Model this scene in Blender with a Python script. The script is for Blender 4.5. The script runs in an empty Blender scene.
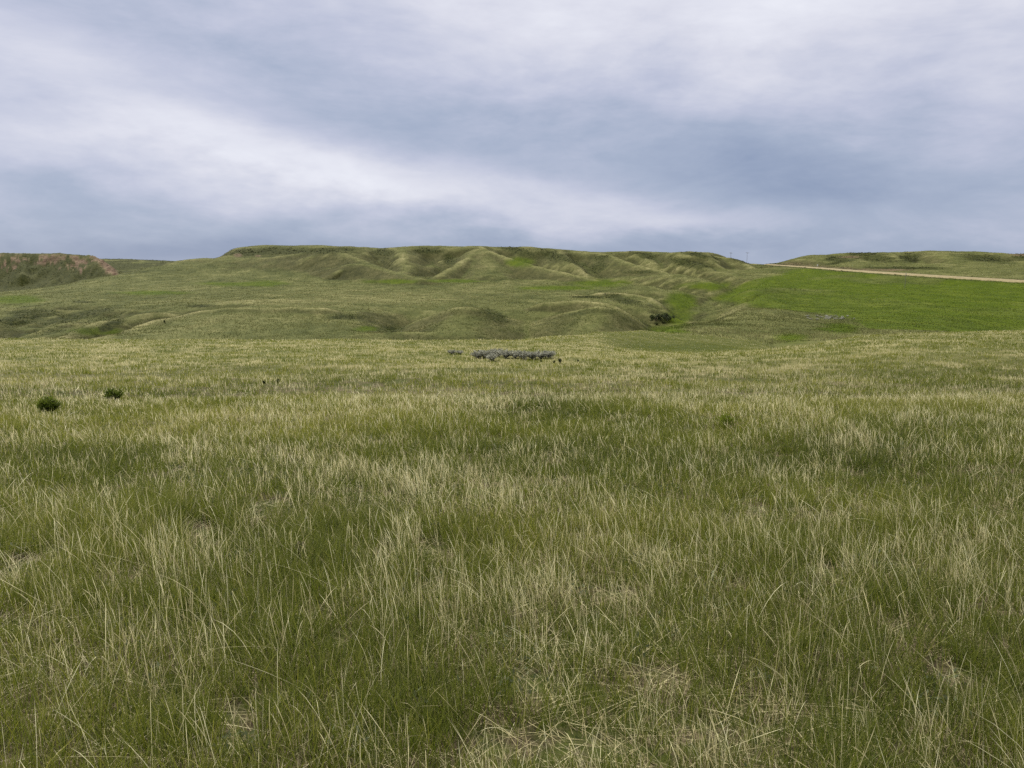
import bpy, math, random
import numpy as np

R = np.random.default_rng(7)
random.seed(7)
sc = bpy.context.scene
COL = sc.collection

# ------------------------------------------------------------------ camera
F = 769.0
TILT = math.atan(116.0 / F)
CT, ST = math.cos(TILT), math.sin(TILT)
EYE = 1.6


def at(px, py, Y):
    """world point on the ray of photograph pixel (px,py) at forward distance Y"""
    rx = (px - 512.0) / F
    ry = (384.0 - py) / F
    dy = CT + ry * ST
    dz = -ST + ry * CT
    k = Y / dy
    return np.array([rx * k, Y, EYE + dz * k])


def zof(py, Y):
    return at(512, py, Y)[2]


def project(X, Y, Z):
    zc = np.maximum(Y * CT - (Z - EYE) * ST, 0.05)
    yc = Y * ST + (Z - EYE) * CT
    return 512 + F * X / zc, 384 - F * yc / zc


cam = bpy.data.cameras.new("camera")
cam.sensor_width = 36.0
cam.lens = 36.0 * F / 1024.0
cam.clip_start = 0.05
cam.clip_end = 30000
camo = bpy.data.objects.new("camera", cam)
camo.location = (0, 0, EYE)
camo.rotation_euler = (math.radians(90) - TILT, 0, 0)
COL.objects.link(camo)
sc.camera = camo


# ------------------------------------------------------------------ helpers
def link(o, parent=None):
    COL.objects.link(o)
    if parent is not None:
        o.parent = parent
    return o


def tag(o, label=None, cat=None, group=None, kind=None):
    if label:
        o["label"] = label
    if cat:
        o["category"] = cat
    if group:
        o["group"] = group
    if kind:
        o["kind"] = kind
    return o


def mesh_np(name, verts, faces, mat, attrs=None, smooth=True):
    """faces: (M,k) int array"""
    me = bpy.data.meshes.new(name)
    verts = np.ascontiguousarray(verts, np.float32)
    faces = np.ascontiguousarray(faces, np.int32)
    k = faces.shape[1]
    me.vertices.add(len(verts))
    me.vertices.foreach_set("co", verts.ravel())
    me.loops.add(faces.size)
    me.loops.foreach_set("vertex_index", faces.ravel())
    me.polygons.add(len(faces))
    me.polygons.foreach_set("loop_start", np.arange(0, faces.size, k, dtype=np.int32))
    if not smooth:
        me.polygons.foreach_set("use_smooth", np.zeros(len(faces), bool))
    else:
        me.polygons.foreach_set("use_smooth", np.ones(len(faces), bool))
    for a, arr in (attrs or {}).items():
        at_ = me.attributes.new(a, 'FLOAT', 'POINT')
        at_.data.foreach_set("value", np.ascontiguousarray(arr, np.float32))
    me.update(calc_edges=True)
    if mat:
        me.materials.append(mat)
    return me


_LAT = np.random.default_rng(99).random((512, 512)).astype(np.float64)


def vnoise(x, y, seed=0):
    x = np.asarray(x, float) + seed * 17.31
    y = np.asarray(y, float) + seed * 41.77
    xi = np.floor(x).astype(int)
    yi = np.floor(y).astype(int)
    fx = x - xi
    fy = y - yi
    fx = fx * fx * fx * (fx * (fx * 6 - 15) + 10)
    fy = fy * fy * fy * (fy * (fy * 6 - 15) + 10)
    a = _LAT[xi & 511, yi & 511]
    b = _LAT[(xi + 1) & 511, yi & 511]
    c = _LAT[xi & 511, (yi + 1) & 511]
    d = _LAT[(xi + 1) & 511, (yi + 1) & 511]
    return (a * (1 - fx) + b * fx) * (1 - fy) + (c * (1 - fx) + d * fx) * fy


def fbm(x, y, octv=4, seed=0, gain=0.5):
    s, amp, tot = 0, 1, 0
    for o in range(octv):
        s = s + amp * vnoise(x * 2 ** o, y * 2 ** o, seed + o * 3)
        tot += amp
        amp *= gain
    return s / tot  # 0..1


def sstep(a, b, x):
    t = np.clip((x - a) / (b - a), 0, 1)
    return t * t * (3 - 2 * t)


def pchip(x, y, xq):
    """monotone cubic, y may be (n, m)"""
    x = np.asarray(x, float)
    y = np.asarray(y, float)
    one = y.ndim == 1
    if one:
        y = y[:, None]
    h = np.diff(x)[:, None]
    d = np.diff(y, axis=0) / h
    m = np.zeros_like(y)
    w1 = 2 * h[1:] + h[:-1]
    w2 = h[1:] + 2 * h[:-1]
    with np.errstate(divide='ignore', invalid='ignore'):
        mm = (w1 + w2) / (w1 / d[:-1] + w2 / d[1:])
    mm[(d[:-1] * d[1:]) <= 0] = 0
    mm[~np.isfinite(mm)] = 0
    m[1:-1] = mm
    m[0] = d[0]
    m[-1] = d[-1]
    xq = np.clip(xq, x[0], x[-1])
    i = np.clip(np.searchsorted(x, xq) - 1, 0, len(x) - 2)
    t = ((xq - x[i]) / (x[i + 1] - x[i]))[:, None]
    hh = h[i]
    r = (y[i] * (2 * t ** 3 - 3 * t ** 2 + 1) + m[i] * hh * (t ** 3 - 2 * t ** 2 + t)
         + y[i + 1] * (-2 * t ** 3 + 3 * t ** 2) + m[i + 1] * hh * (t ** 3 - t ** 2))
    return r[:, 0] if one else r


# ------------------------------------------------------------------ terrain profile columns
# (distance, photo row) pairs; ('z', value) gives a height directly
NEAR = [(-80, ('z', 0.9)), (-10, ('z', 0.12)), (0, ('z', 0.0)), (5, ('z', -0.2)), (10, ('z', -0.62)), (20, ('z', -1.72)),
        (30, ('z', -2.6))]
LEFTN = [(40, 361), (55, 348), (70, 340.2), (85, ('z', -6.9)), (110, ('z', -11)), (150, ('z', -18)), (200, ('z', -23))]
FAR_ = [(12000, ('z', -30)), (20000, ('z', -60))]
COLS = {
    -500: LEFTN + [(260, 336), (330, 322), (430, 308), (520, 302), (620, 299), (760, ('z', -40)), (1000, ('z', -50)),
                   (1200, 294), (1300, 282), (1380, 262), (1420, 252), (1700, ('z', 30)), (3000, ('z', 10))],
    -150: LEFTN + [(250, 335), (330, 318), (430, 304), (520, 297), (620, 294.5), (740, ('z', -42)), (1000, ('z', -50)),
                   (1200, 293), (1300, 281), (1380, 262), (1420, 253), (1700, ('z', 30)), (3000, ('z', 10))],
    0: LEFTN + [(250, ('z', -24)), (300, ('z', -26)), (350, ('z', -24.5)), (430, 305), (520, 295), (620, 292), (720, ('z', -38)), (1000, ('z', -50)),
                (1200, 292), (1290, 280), (1350, 266), (1400, 253.5), (1700, ('z', 30)), (3000, ('z', 10))],
    60: LEFTN + [(250, ('z', -24)), (300, ('z', -26)), (350, ('z', -24.5)), (430, 305), (520, 294), (640, 285.5), (740, ('z', -25)), (1000, ('z', -50)),
                 (1200, 290), (1290, 278), (1350, 266), (1400, 253.5), (1700, ('z', 28)), (3000, ('z', 10))],
    88: LEFTN + [(250, ('z', -24)), (300, ('z', -25.5)), (350, ('z', -23)), (420, 305.5), (520, 294), (640, 281.5), (670, 279.8), (760, ('z', -20)), (1000, ('z', -40)),
                 (1200, 287), (1300, 277), (1350, 268), (1400, 255.5), (1480, ('z', 18)), (1900, 259.5), (3000, ('z', 0))],
    106: LEFTN + [(250, ('z', -23.5)), (300, ('z', -24)), (350, ('z', -20.5)), (420, 305.5), (520, 295), (640, 280), (690, 277), (760, ('z', -14)), (1000, ('z', -34)),
                  (1250, 283), (1350, 273), (1400, 265), (1450, ('z', 0)), (1600, ('z', -6)), (1900, 259), (3000, ('z', 0))],
    125: LEFTN + [(250, 335), (300, 325), (350, 314), (420, 306), (520, 295.5), (620, 284), (740, 273), (800, ('z', -12)), (1000, ('z', -30)),
                  (1300, ('z', -25)), (1500, ('z', -20)), (1900, 259), (2400, ('z', 14)), (3000, ('z', 0))],
    155: LEFTN + [(250, 335), (300, 322), (340, 312), (430, 304), (540, 293), (640, 281.5), (780, 266.5), (850, ('z', -6)), (1000, ('z', -20)),
                  (1500, ('z', -15)), (1900, 260.3), (2400, ('z', 14)), (3000, ('z', 0))],
    180: LEFTN + [(250, 336), (310, 318), (345, 310), (450, 302), (560, 291), (680, 278), (790, 264), (835, 261), (900, ('z', 0)),
                  (1500, ('z', -5)), (1900, 261.2), (2400, ('z', 10)), (3000, ('z', 0))],
    220: LEFTN + [(250, 337), (320, 315), (350, 309), (450, 300), (560, 291), (680, 280), (780, 267), (835, 258.6), (880, 258.2), (950, 258),
                  (1100, ('z', 8)), (3000, ('z', 0))],
    240: LEFTN + [(250, 337), (320, 315), (350, 308.5), (450, 299.5), (560, 290.5), (680, 280), (780, 269), (832, 259), (880, 258.6), (920, 254),
                  (960, 248.8), (1040, 249), (1200, ('z', 20)), (3000, ('z', 0))],
    270: LEFTN + [(250, 337.5), (320, 316), (350, 308.5), (450, 299.5), (560, 290.5), (680, 280), (770, 270), (830, 258.5), (870, 258.5), (915, 252),
                  (960, 246.8), (1050, 246.4), (1200, ('z', 25)), (3000, ('z', 0))],
    310: LEFTN + [(250, 338), (320, 317.5), (350, 309), (450, 299.5), (560, 290.5), (680, 281), (760, 271), (820, 256.5), (860, 256), (910, 251),
                  (960, 246.4), (1050, 246), (1200, ('z', 27)), (3000, ('z', 0))],
    350: LEFTN + [(250, 338), (310, 322), (350, 311), (450, 300), (560, 291), (680, 281.5), (760, 275), (830, 268), (890, 259), (930, 252),
                  (970, 247.4), (1050, 247), (1200, ('z', 27)), (3000, ('z', 0))],
    378: LEFTN + [(250, 337), (310, 324), (360, 312), (450, 300.5), (560, 291), (690, 282), (770, 277), (860, 270), (920, 259), (955, 250.5), (1000, 248.2),
                  (1050, 248.2), (1200, ('z', 27)), (3000, ('z', 0))],
    430: LEFTN + [(250, ('z', -24)), (300, ('z', -26.5)), (345, ('z', -25.5)), (380, 313.5), (450, 301), (560, 291), (700, 282), (800, 277.5), (900, 270), (950, 258), (980, 248), (1020, 245.6),
                  (1200, ('z', 27)), (3000, ('z', 0))],
    500: LEFTN + [(250, ('z', -24)), (300, ('z', -26.5)), (345, ('z', -25.5)), (385, 314.5), (450, 302), (560, 291), (700, 282), (800, 278), (910, 270.5), (955, 259), (985, 249), (1020, 246.4),
                  (1200, ('z', 27)), (3000, ('z', 0))],
    560: [(40, 360), (55, 347), (70, 338.5), (85, 336.5), (100, ('z', -8.4)), (150, ('z', -18)), (200, ('z', -23)),
          (250, ('z', -24)), (300, ('z', -26.5)), (345, ('z', -25.5)), (385, 313.5), (450, 302), (560, 291), (700, 283), (800, 278.5), (910, 271), (960, 259), (990, 251), (1020, 249.2),
          (1200, ('z', 25)), (3000, ('z', 0))],
    600: [(40, 360), (52, 351), (70, 341), (90, 333.5), (105, 332.2), (125, ('z', -10.5)), (150, ('z', -17)), (200, ('z', -23)),
          (250, ('z', -24)), (300, ('z', -26.5)), (345, ('z', -25.5)), (385, 312.5), (450, 301), (560, 291), (700, 282), (800, 278), (900, 271), (950, 261), (985, 253.5), (1020, 251.8),
          (1200, ('z', 21)), (3000, ('z', 0))],
    640: [(40, 360), (50, 355), (60, 352), (75, 346.5), (95, 336), (118, 330.6), (135, ('z', -11)), (170, ('z', -18)), (210, ('z', -21.5)),
          (250, ('z', -23)), (300, ('z', -24)), (350, ('z', -22.5)), (390, 313), (450, 300), (560, 288.5), (680, 280), (800, 275), (890, 268), (945, 259), (985, 253), (1020, 251.4),
          (1200, ('z', 20)), (3000, ('z', 0))],
    672: [(40, 360), (50, 355.5), (58, 354.2), (66, ('z', -5.6)), (80, 348), (100, 338.5), (122, 333.2), (135, ('z', -11.3)), (155, ('z', -14.6)),
          (185, 332.2), (220, 328), (300, 321.5), (360, 315.5), (450, 303), (560, 288), (680, 276.5), (800, 269), (890, 258), (945, 253.4), (1000, 253),
          (1200, ('z', 17)), (3000, ('z', 0))],
    705: [(40, 359.5), (50, 355), (56, 353.8), (64, ('z', -5.5)), (80, 349.5), (100, 341.5), (124, 335.5), (136, ('z', -11.5)), (160, ('z', -14.8)),
          (200, 330), (240, 323), (275, 319.5), (320, ('z', -22.5)), (370, 313.5), (450, 301.5), (560, 287), (680, 276.5), (800, 266), (890, 255), (945, 252.2), (1000, 252),
          (1200, ('z', 17)), (3000, ('z', 0))],
    740: [(40, 358), (50, 353), (55, 352), (63, ('z', -5.3)), (80, 350.5), (102, 345), (124, 339), (136, ('z', -11.9)), (165, ('z', -15.6)),
          (200, 332), (250, 320), (300, 311.5), (325, 310), (370, ('z', -20.0)), (430, 302), (520, 290.5), (640, 280), (760, 273), (860, 265.5), (900, 261), (930, 259.2),
          (980, ('z', 8)), (1200, ('z', -5)), (3000, ('z', -20))],
    764: [(40, 357), (50, 351.5), (55, 350), (63, ('z', -5.2)), (82, 350.5), (104, 347), (124, 342), (136, ('z', -12.3)), (170, ('z', -16)),
          (200, 334), (250, 321), (300, 312), (335, 309.2), (375, ('z', -18.2)), (430, 299.5), (520, 289.5), (640, 279), (760, 271.5), (850, 266), (890, 264.2), (930, 263.6),
          (980, ('z', 2)), (1200, ('z', -10)), (3000, ('z', -25))],
    800: [(40, 355), (48, 349), (55, 346.6), (64, ('z', -5.1)), (90, ('z', -8.2)), (130, ('z', -13)),
          (160, 346), (200, 335), (260, 322), (330, 313.5), (390, 307), (500, 293), (620, 281.5), (720, 271.5), (790, 267), (870, 260), (950, 257), (1010, 257),
          (1200, ('z', 8)), (3000, ('z', -20))],
    830: [(40, 354), (50, 347), (58, 343), (63, 342), (74, ('z', -6.1)), (100, ('z', -10)), (140, ('z', -15)),
          (180, 339), (240, 327), (320, 317), (400, 306), (500, 292.5), (620, 279.5), (700, 271.5), (790, 263.5), (880, 256.5), (950, 254), (1010, 253.8),
          (1200, ('z', 10)), (3000, ('z', -20))],
    870: [(40, 352), (52, 343), (62, 337.2), (68, 336.4), (80, ('z', -6.6)), (110, ('z', -11)), (150, ('z', -16.5)),
          (200, 336), (270, 323), (340, 313), (420, 302), (520, 288), (620, 277.5), (680, 272.5), (760, 265), (850, 256.5), (930, 252.8), (1000, 252.6),
          (1200, ('z', 12)), (3000, ('z', -20))],
    930: [(40, 350), (55, 339.5), (65, 335), (73, 333.6), (86, ('z', -6.9)), (120, ('z', -12)), (160, ('z', -18)),
          (220, 333), (300, 317), (400, 303), (500, 289.5), (580, 280), (640, 275.5), (740, 265), (850, 255), (920, 251.6), (1000, 251.4),
          (1200, ('z', 15)), (3000, ('z', -20))],
    1024: [(40, 349), (55, 338.5), (68, 332.6), (77, 331.2), (90, ('z', -7)), (130, ('z', -13.5)), (170, ('z', -19)),
           (250, 331), (320, 315), (400, 300), (470, 289.5), (530, 281.5), (620, 272), (760, 260), (850, 255), (920, 254), (1000, 254),
           (1200, ('z', 12)), (3000, ('z', -20))],
    1180: [(40, 348), (55, 337), (70, 331), (80, 329.5), (95, ('z', -7.4)), (130, ('z', -13.5)), (170, ('z', -19)),
           (250, 331), (320, 316), (400, 302), (470, 290), (600, 275), (760, 261), (850, 256), (1000, 255), (1200, ('z', 12)), (3000, ('z', -20))],
    1600: [(40, 348), (55, 337), (70, 331), (80, 329.5), (95, ('z', -7.4)), (130, ('z', -13.5)), (170, ('z', -19)),
           (250, 331), (320, 318), (400, 304), (470, 293), (600, 279), (760, 264), (850, 258), (1000, 256), (1200, ('z', 12)), (3000, ('z', -20))],
}


def w_of(Y):
    return np.sqrt(np.maximum(Y, 0) ** 2 + 16.0 ** 2)


rowsY = np.concatenate([
    np.linspace(-80, -6, 20, endpoint=False), np.linspace(-6, 12, 90, endpoint=False), np.linspace(12, 44, 100, endpoint=False),
    np.geomspace(44, 140, 120, endpoint=False), np.geomspace(140, 230, 30, endpoint=False), np.geomspace(230, 1100, 520, endpoint=False),
    np.geomspace(1100, 2200, 90, endpoint=False), np.geomspace(2200, 20000, 25)])
colU = np.concatenate([np.linspace(-1.7, -0.82, 90, endpoint=False), np.linspace(-0.82, 0.82, 960, endpoint=False), np.linspace(0.82, 1.7, 91)])
NR, NC = len(rowsY), len(colU)
GY = np.repeat(rowsY[:, None], NC, 1)
GX = colU[None, :] * w_of(rowsY)[:, None]

pxs = sorted(COLS)
Zc = []
for px in pxs:
    pts = NEAR + COLS[px] + FAR_
    ys = [p[0] for p in pts]
    zs = [p[1][1] if isinstance(p[1], tuple) else zof(p[1], p[0]) for p in pts]
    Zc.append(pchip(ys, zs, rowsY))
Zc = np.array(Zc)  # (ncols, NR)
ucol = (np.array(pxs) - 512.0) / F / 1.005
gu = GX / np.maximum(GY, 34.0)
GZ = np.empty_like(GX)
for j in range(NR):
    GZ[j] = pchip(ucol, Zc[:, j], gu[j])

# ------------------------------------------------------------------ ridges and spurs
# crest points (px,py,Y), flank slope, crest roundness in metres
SPURS = [
    ([(482, 246.5, 985), (486, 250, 930), (505, 256, 870), (535, 266, 800), (575, 275.5, 720), (630, 285, 620), (680, 296, 520)], 0.42, 7),
    ([(480, 248, 950), (470, 256, 890), (455, 266, 820), (440, 275, 760)], 0.40, 9),
    ([(482, 249, 930), (490, 262, 850), (490, 274, 770)], 0.27, 30),
    ([(392, 246.6, 990), (398, 251, 930), (404, 260, 860), (408, 271, 790)], 0.28, 26),
    ([(185, 261.5, 820), (222, 258.5, 835), (250, 257.8, 835), (275, 256.6, 830), (300, 253.6, 822), (322, 251.2, 815), (338, 252.2, 800), (352, 256.5, 775), (368, 263, 745), (392, 271, 700), (420, 279, 650)], 0.36, 14),
    ([(330, 268, 745), (352, 263.5, 740), (362, 264, 735), (378, 270, 710)], 0.30, 7),
    ([(600, 252, 985), (612, 256, 920), (632, 263, 840), (665, 271, 760), (705, 281, 650), (718, 285, 600)], 0.40, 8),
    ([(560, 250, 985), (566, 255, 925), (572, 262, 860), (585, 270, 790)], 0.38, 8),
    ([(640, 251.3, 985), (650, 256, 920), (660, 261, 870)], 0.38, 9),
    ([(662, 262, 860), (680, 258.2, 860), (692, 260, 850), (706, 266, 800), (722, 274, 740)], 0.36, 10),
    ([(715, 252.2, 960), (728, 256, 930), (745, 262, 890), (756, 268, 820)], 0.34, 10),
    ([(690, 252.4, 980), (700, 257, 900), (712, 263, 850)], 0.34, 9),
    # low mounds above the valley
    ([(392, 328, 322), (410, 321, 320), (432, 311.8, 316), (458, 306.6, 314), (478, 309.0, 314), (496, 317, 316), (514, 327, 318)], 0.46, 14),
    ([(556, 328, 318), (574, 315.5, 314), (600, 306.3, 312), (618, 309, 312), (634, 317, 314), (648, 324, 316)], 0.42, 14),
    ([(545, 303, 402), (575, 301, 398), (604, 302, 385), (624, 308, 368), (642, 316, 350), (654, 322, 335)], 0.45, 8),
    ([(600, 292, 500), (640, 293, 480), (668, 300, 430), (676, 306, 390)], 0.40, 6),
    ([(96, 335.5, 240), (122, 325.5, 270), (152, 316, 300), (190, 310, 325), (250, 307.6, 335), (320, 308.5, 335)], 0.40, 9),
    ([(44, 335, 240), (70, 324, 280), (104, 314, 315), (150, 307, 350), (200, 304, 370)], 0.46, 5),
    ([(-10, 335, 240), (20, 327, 270), (48, 316, 310), (92, 307.5, 350), (130, 303, 380)], 0.46, 5),
    ([(-40, 322, 300), (0, 316, 330), (30, 308, 360), (70, 301, 410)], 0.40, 6),
    # flank of the green field: small parallel spurs
    ([(688, 312, 330), (700, 302, 380), (736, 292, 450), (770, 287, 500)], 0.36, 6),
    ([(690, 318, 290), (712, 309, 330), (740, 300, 390)], 0.34, 6),
    # right-hand hills
    ([(812, 254.2, 1000), (836, 258, 930), (868, 265, 840)], 0.30, 9),
    ([(884, 252.5, 985), (892, 257, 900), (900, 263, 820)], 0.30, 9),
    ([(925, 251.4, 960), (938, 257, 880), (968, 265, 780), (990, 270, 710)], 0.30, 10),
    ([(850, 254, 980), (868, 258, 900), (900, 266, 790)], 0.28, 8),
    ([(975, 254, 930), (1000, 258, 850), (1040, 264, 760)], 0.30, 9),
    ([(1060, 254, 900), (1090, 262, 800), (1130, 272, 680)], 0.30, 9),
    # buttresses of the red bluff
    ([(88, 254.5, 1405), (100, 262, 1330), (116, 273.5, 1260), (128, 280, 1200)], 0.55, 4),
    ([(60, 253.4, 1410), (66, 264, 1340), (74, 275, 1270)], 0.60, 5),
    ([(30, 253, 1410), (24, 264, 1340), (20, 276, 1270)], 0.60, 5),
    ([(4, 253, 1410), (-8, 264, 1340), (-20, 276, 1270)], 0.60, 5),
    ([(-60, 253, 1410), (-75, 264, 1340), (-90, 276, 1270)], 0.60, 5),
    ([(-140, 253, 1410), (-160, 264, 1340), (-180, 276, 1270)], 0.60, 5),
    ([(455, 308.5, 314), (452, 320, 290), (450, 330, 268)], 0.34, 30),
    ([(602, 307.5, 312), (600, 320, 288), (598, 330, 268)], 0.34, 28),
    ([(370, 331, 262), (400, 327.5, 270), (425, 330.5, 266), (440, 336, 260)], 0.40, 8),
]


def polydist(P, X, Y):
    """distance to polyline in plan and the crest height at the nearest point"""
    best = np.full(X.shape, 1e9)
    bz = np.zeros(X.shape)
    for a, b in zip(P[:-1], P[1:]):
        d = b[:2] - a[:2]
        L2 = d @ d
        t = np.clip(((X - a[0]) * d[0] + (Y - a[1]) * d[1]) / L2, 0, 1)
        dd = np.hypot(X - a[0] - t * d[0], Y - a[1] - t * d[1])
        z = a[2] + t * (b[2] - a[2])
        m = dd < best
        best = np.where(m, dd, best)
        bz = np.where(m, z, bz)
    return best, bz


TRENCH = [
    ([(432, 250, 985), (428, 257, 920), (418, 266, 850)], 5, 12),
    ([(628, 252, 985), (642, 257, 930), (658, 266, 860), (690, 275, 760)], 8, 15),
    ([(380, 250, 980), (384, 257, 910), (392, 265, 840)], 3, 14),
    ([(348, 268, 850), (380, 262, 870), (384, 256, 930)], 6, 14),
    ([(708, 252, 985), (722, 260, 910), (738, 270, 820)], 6, 13),
    ([(392, 330, 275), (400, 324, 310), (410, 314, 370)], 4.0, 14),
    ([(80, 334, 245), (104, 325, 285), (140, 314, 330), (190, 307, 365), (230, 304.5, 385)], 5.0, 8),
    ([(20, 333, 250), (50, 321, 305), (84, 313, 340), (130, 306, 385)], 6.0, 9),
    ([(-30, 330, 265), (0, 320, 310), (40, 309, 370), (80, 303, 420)], 6.0, 10),
    ([(655, 324, 270), (676, 314, 330), (690, 303, 430), (715, 292, 520), (745, 283, 620)], 6.5, 14),
    ([(704, 312, 345), (722, 301, 410), (750, 292, 480)], 4.5, 7),
    ([(696, 308, 360), (712, 297, 430), (740, 289, 500)], 4.5, 7),
    ([(838, 255, 960), (855, 260, 890), (880, 267, 810)], 6, 13),
    ([(905, 252.5, 960), (915, 259, 880), (930, 267, 780)], 7, 14),
    ([(960, 254, 930), (985, 258, 870), (1020, 265, 770)], 7, 14),
    ([(1020, 254, 930), (1040, 258, 870), (1070, 266, 770)], 7, 14),
]


# hollows lying just behind a crest: spur index, shift in X and Y, depth, width
BEHIND = [(0, 26, 26, 10, 15), (1, -24, 4, 5, 13), (3, -22, 6, 3.5, 11), (6, 22, 22, 9, 13), (7, 16, 10, 6, 11), (8, 16, 12, 6, 11), (9, 14, 22, 6, 11), (10, 18, 10, 5, 11),
          (12, 6, 30, 4.0, 12), (13, 4, 30, 4.0, 12), (14, 6, 26, 5.0, 10), (15, 8, 22, 4.5, 11), (16, -4, 24, 2.0, 11), (17, -6, 20, 1.5, 9), (18, -6, 20, 1.5, 9), (19, -6, 20, 1.5, 9),
          (20, 8, 10, 4, 7), (21, 8, 10, 4, 7)]


def densify(pts, n=60):
    P = np.array([at(*p) for p in pts])
    s = np.concatenate([[0], np.cumsum(np.hypot(np.diff(P[:, 0]), np.diff(P[:, 1])))])
    return pchip(s, P, np.linspace(0, s[-1], n))


crest_light = np.zeros_like(GX)  # dry crest grass, also painted paler where tops catch the light
for si, (pts, slope, rnd) in enumerate(SPURS):
    P = densify(pts, 24)
    x0, x1 = P[:, 0].min() - 160, P[:, 0].max() + 160
    y0, y1 = P[:, 1].min() - 160, P[:, 1].max() + 160
    r0, r1 = np.searchsorted(rowsY, [y0, y1])
    X, Y, Z = GX[r0:r1], GY[r0:r1], GZ[r0:r1]
    wob = 1 + 0.5 * (fbm(X / 24, Y / 24, 3, 5) - 0.5)
    d, cz = polydist(P, X, Y)
    rnd = rnd * 0.6
    h = cz - slope * 1.2 * wob * (np.sqrt(d * d + rnd * rnd) - rnd)
    k = 0.8
    hi = np.maximum(h, Z)
    if si < 22:
        cwid = 0.006 * P[:, 1].mean() + 1.0
        crest_light[r0:r1] = np.maximum(crest_light[r0:r1], np.exp(-(d / cwid) ** 2) * (h > Z - 0.5) * (1.0 if si >= 12 else 0.3))
    GZ[r0:r1] = hi + k * np.log1p(np.exp(-np.abs(h - Z) / k)) * np.exp(-d / 60)
    # the small bonus of the soft maximum fades away from the crest

hollow_shade_veg = np.zeros_like(GX)  # brush in the hollows plus shade painted into the recesses
CUTS = [(densify(pts, 16), dep, wid, 0.0) for pts, dep, wid in TRENCH]
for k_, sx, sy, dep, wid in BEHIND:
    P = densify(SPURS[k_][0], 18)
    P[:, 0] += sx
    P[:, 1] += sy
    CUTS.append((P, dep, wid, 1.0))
for P, dep, wid, veg_shade in CUTS:
    r0, r1 = np.searchsorted(rowsY, [P[:, 1].min() - 80, P[:, 1].max() + 80])
    X, Y = GX[r0:r1], GY[r0:r1]
    s = fbm(X / 14, Y / 18, 3, 7) - 0.5
    d, cz = polydist(P, X + s * 9, Y + s * 7)
    g_ = np.exp(-(d / wid) ** 2)
    ends = np.minimum(np.hypot(X - P[0, 0], Y - P[0, 1]), np.hypot(X - P[-1, 0], Y - P[-1, 1]))
    g_ *= 0.35 + 0.65 * sstep(0, wid * 2.2, ends)
    GZ[r0:r1] -= dep * g_
    hollow_shade_veg[r0:r1] = np.maximum(hollow_shade_veg[r0:r1], veg_shade * np.exp(-(d / (wid * 1.05)) ** 2))

# erosion and hummocks
farw = sstep(180, 400, GY) * (1 - sstep(1700, 2600, GY))
er = fbm(GX / 60, GY / 75, 4, 11)
rg = np.abs(fbm(GX / 48 + 3, GY / 60, 3, 23) - 0.5) * 2
GZ += farw * ((er - 0.5) * (1.4 + 1.8 * sstep(420, 700, GY)) + (rg - 0.25) * 1.7 * sstep(560, 800, GY) + (fbm(GX / 9, GY / 12, 3, 31) - 0.5) * 0.9)
# bluff roughness
px_g, py_g = project(GX, GY, GZ)
bl = sstep(1180, 1280, GY) * (1 - sstep(1420, 1500, GY)) * (1 - sstep(110, 150, px_g))
GZ += bl * ((fbm(GX / 20, GY / 26, 4, 41) - 0.5) * 7 + (np.abs(fbm(GX / 11, GY / 40, 3, 44) - .5) * 2 - .3) * 9) * (1 - 0.93 * sstep(1375, 1405, GY))
nearw = 1 - sstep(60, 160, GY)
GZ += nearw * ((fbm(GX / 5.5, GY / 5.5, 3, 51) - 0.5) * 0.30 + (fbm(GX / 0.9, GY / 0.9, 2, 61) - 0.5) * 0.10)

# road: a graded ribbon along the foot of the right-hand hills (near edge and far edge rows)
ROAD = [(763, 264.4, 892), (790, 266.3, 820), (820, 268.6, 745), (860, 271.8, 670), (905, 275.0, 605), (950, 278.0, 562), (1024, 282.6, 512),
        (1100, 287.8, 475), (1250, 298.5, 430), (1500, 314, 395)]
RN = densify(ROAD, 160)
tang = np.gradient(RN[:, :2], axis=0)
tang /= np.linalg.norm(tang, axis=1)[:, None]
nrm = np.stack([-tang[:, 1], tang[:, 0]], 1)
nrm *= np.sign(nrm[:, 1])[:, None]
thick = np.interp(RN[:, 1], [400, 512, 605, 745, 890], [2.0, 1.5, 1.25, 0.65, 0.4])  # rise of the far edge
RWID = 9.0
RF = RN.copy()
RF[:, :2] += nrm * RWID
RF[:, 2] += thick
# grade the terrain to the road
d, cz = polydist(RN, GX, GY)
side = np.zeros_like(GX)
mid = (RN + RF) / 2
d2, cz2 = polydist(mid, GX, GY)
best = np.full(GX.shape, 1e9)
tz = np.zeros(GX.shape)
r0, r1 = np.searchsorted(rowsY, [330, 1000])
r0_road, r1_road = r0, r1
sgn_road = np.zeros((r1 - r0, NC))
for i in range(len(mid)):
    dx = GX[r0:r1] - mid[i, 0]
    dy = GY[r0:r1] - mid[i, 1]
    dd = np.hypot(dx, dy)
    s = dx * nrm[i, 0] + dy * nrm[i, 1]
    z = mid[i, 2] + np.clip(s, -RWID / 2, RWID / 2) * thick[i] / RWID
    m = dd < best[r0:r1]
    best[r0:r1] = np.where(m, dd, best[r0:r1])
    tz[r0:r1] = np.where(m, z, tz[r0:r1])
    sgn_road = np.where(m, s, sgn_road)
wgt = 1 - sstep(RWID * 0.5 + 1.5, RWID * 0.5 + 26, best)
GZ = GZ * (1 - wgt) + (tz - 0.35) * wgt


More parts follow.
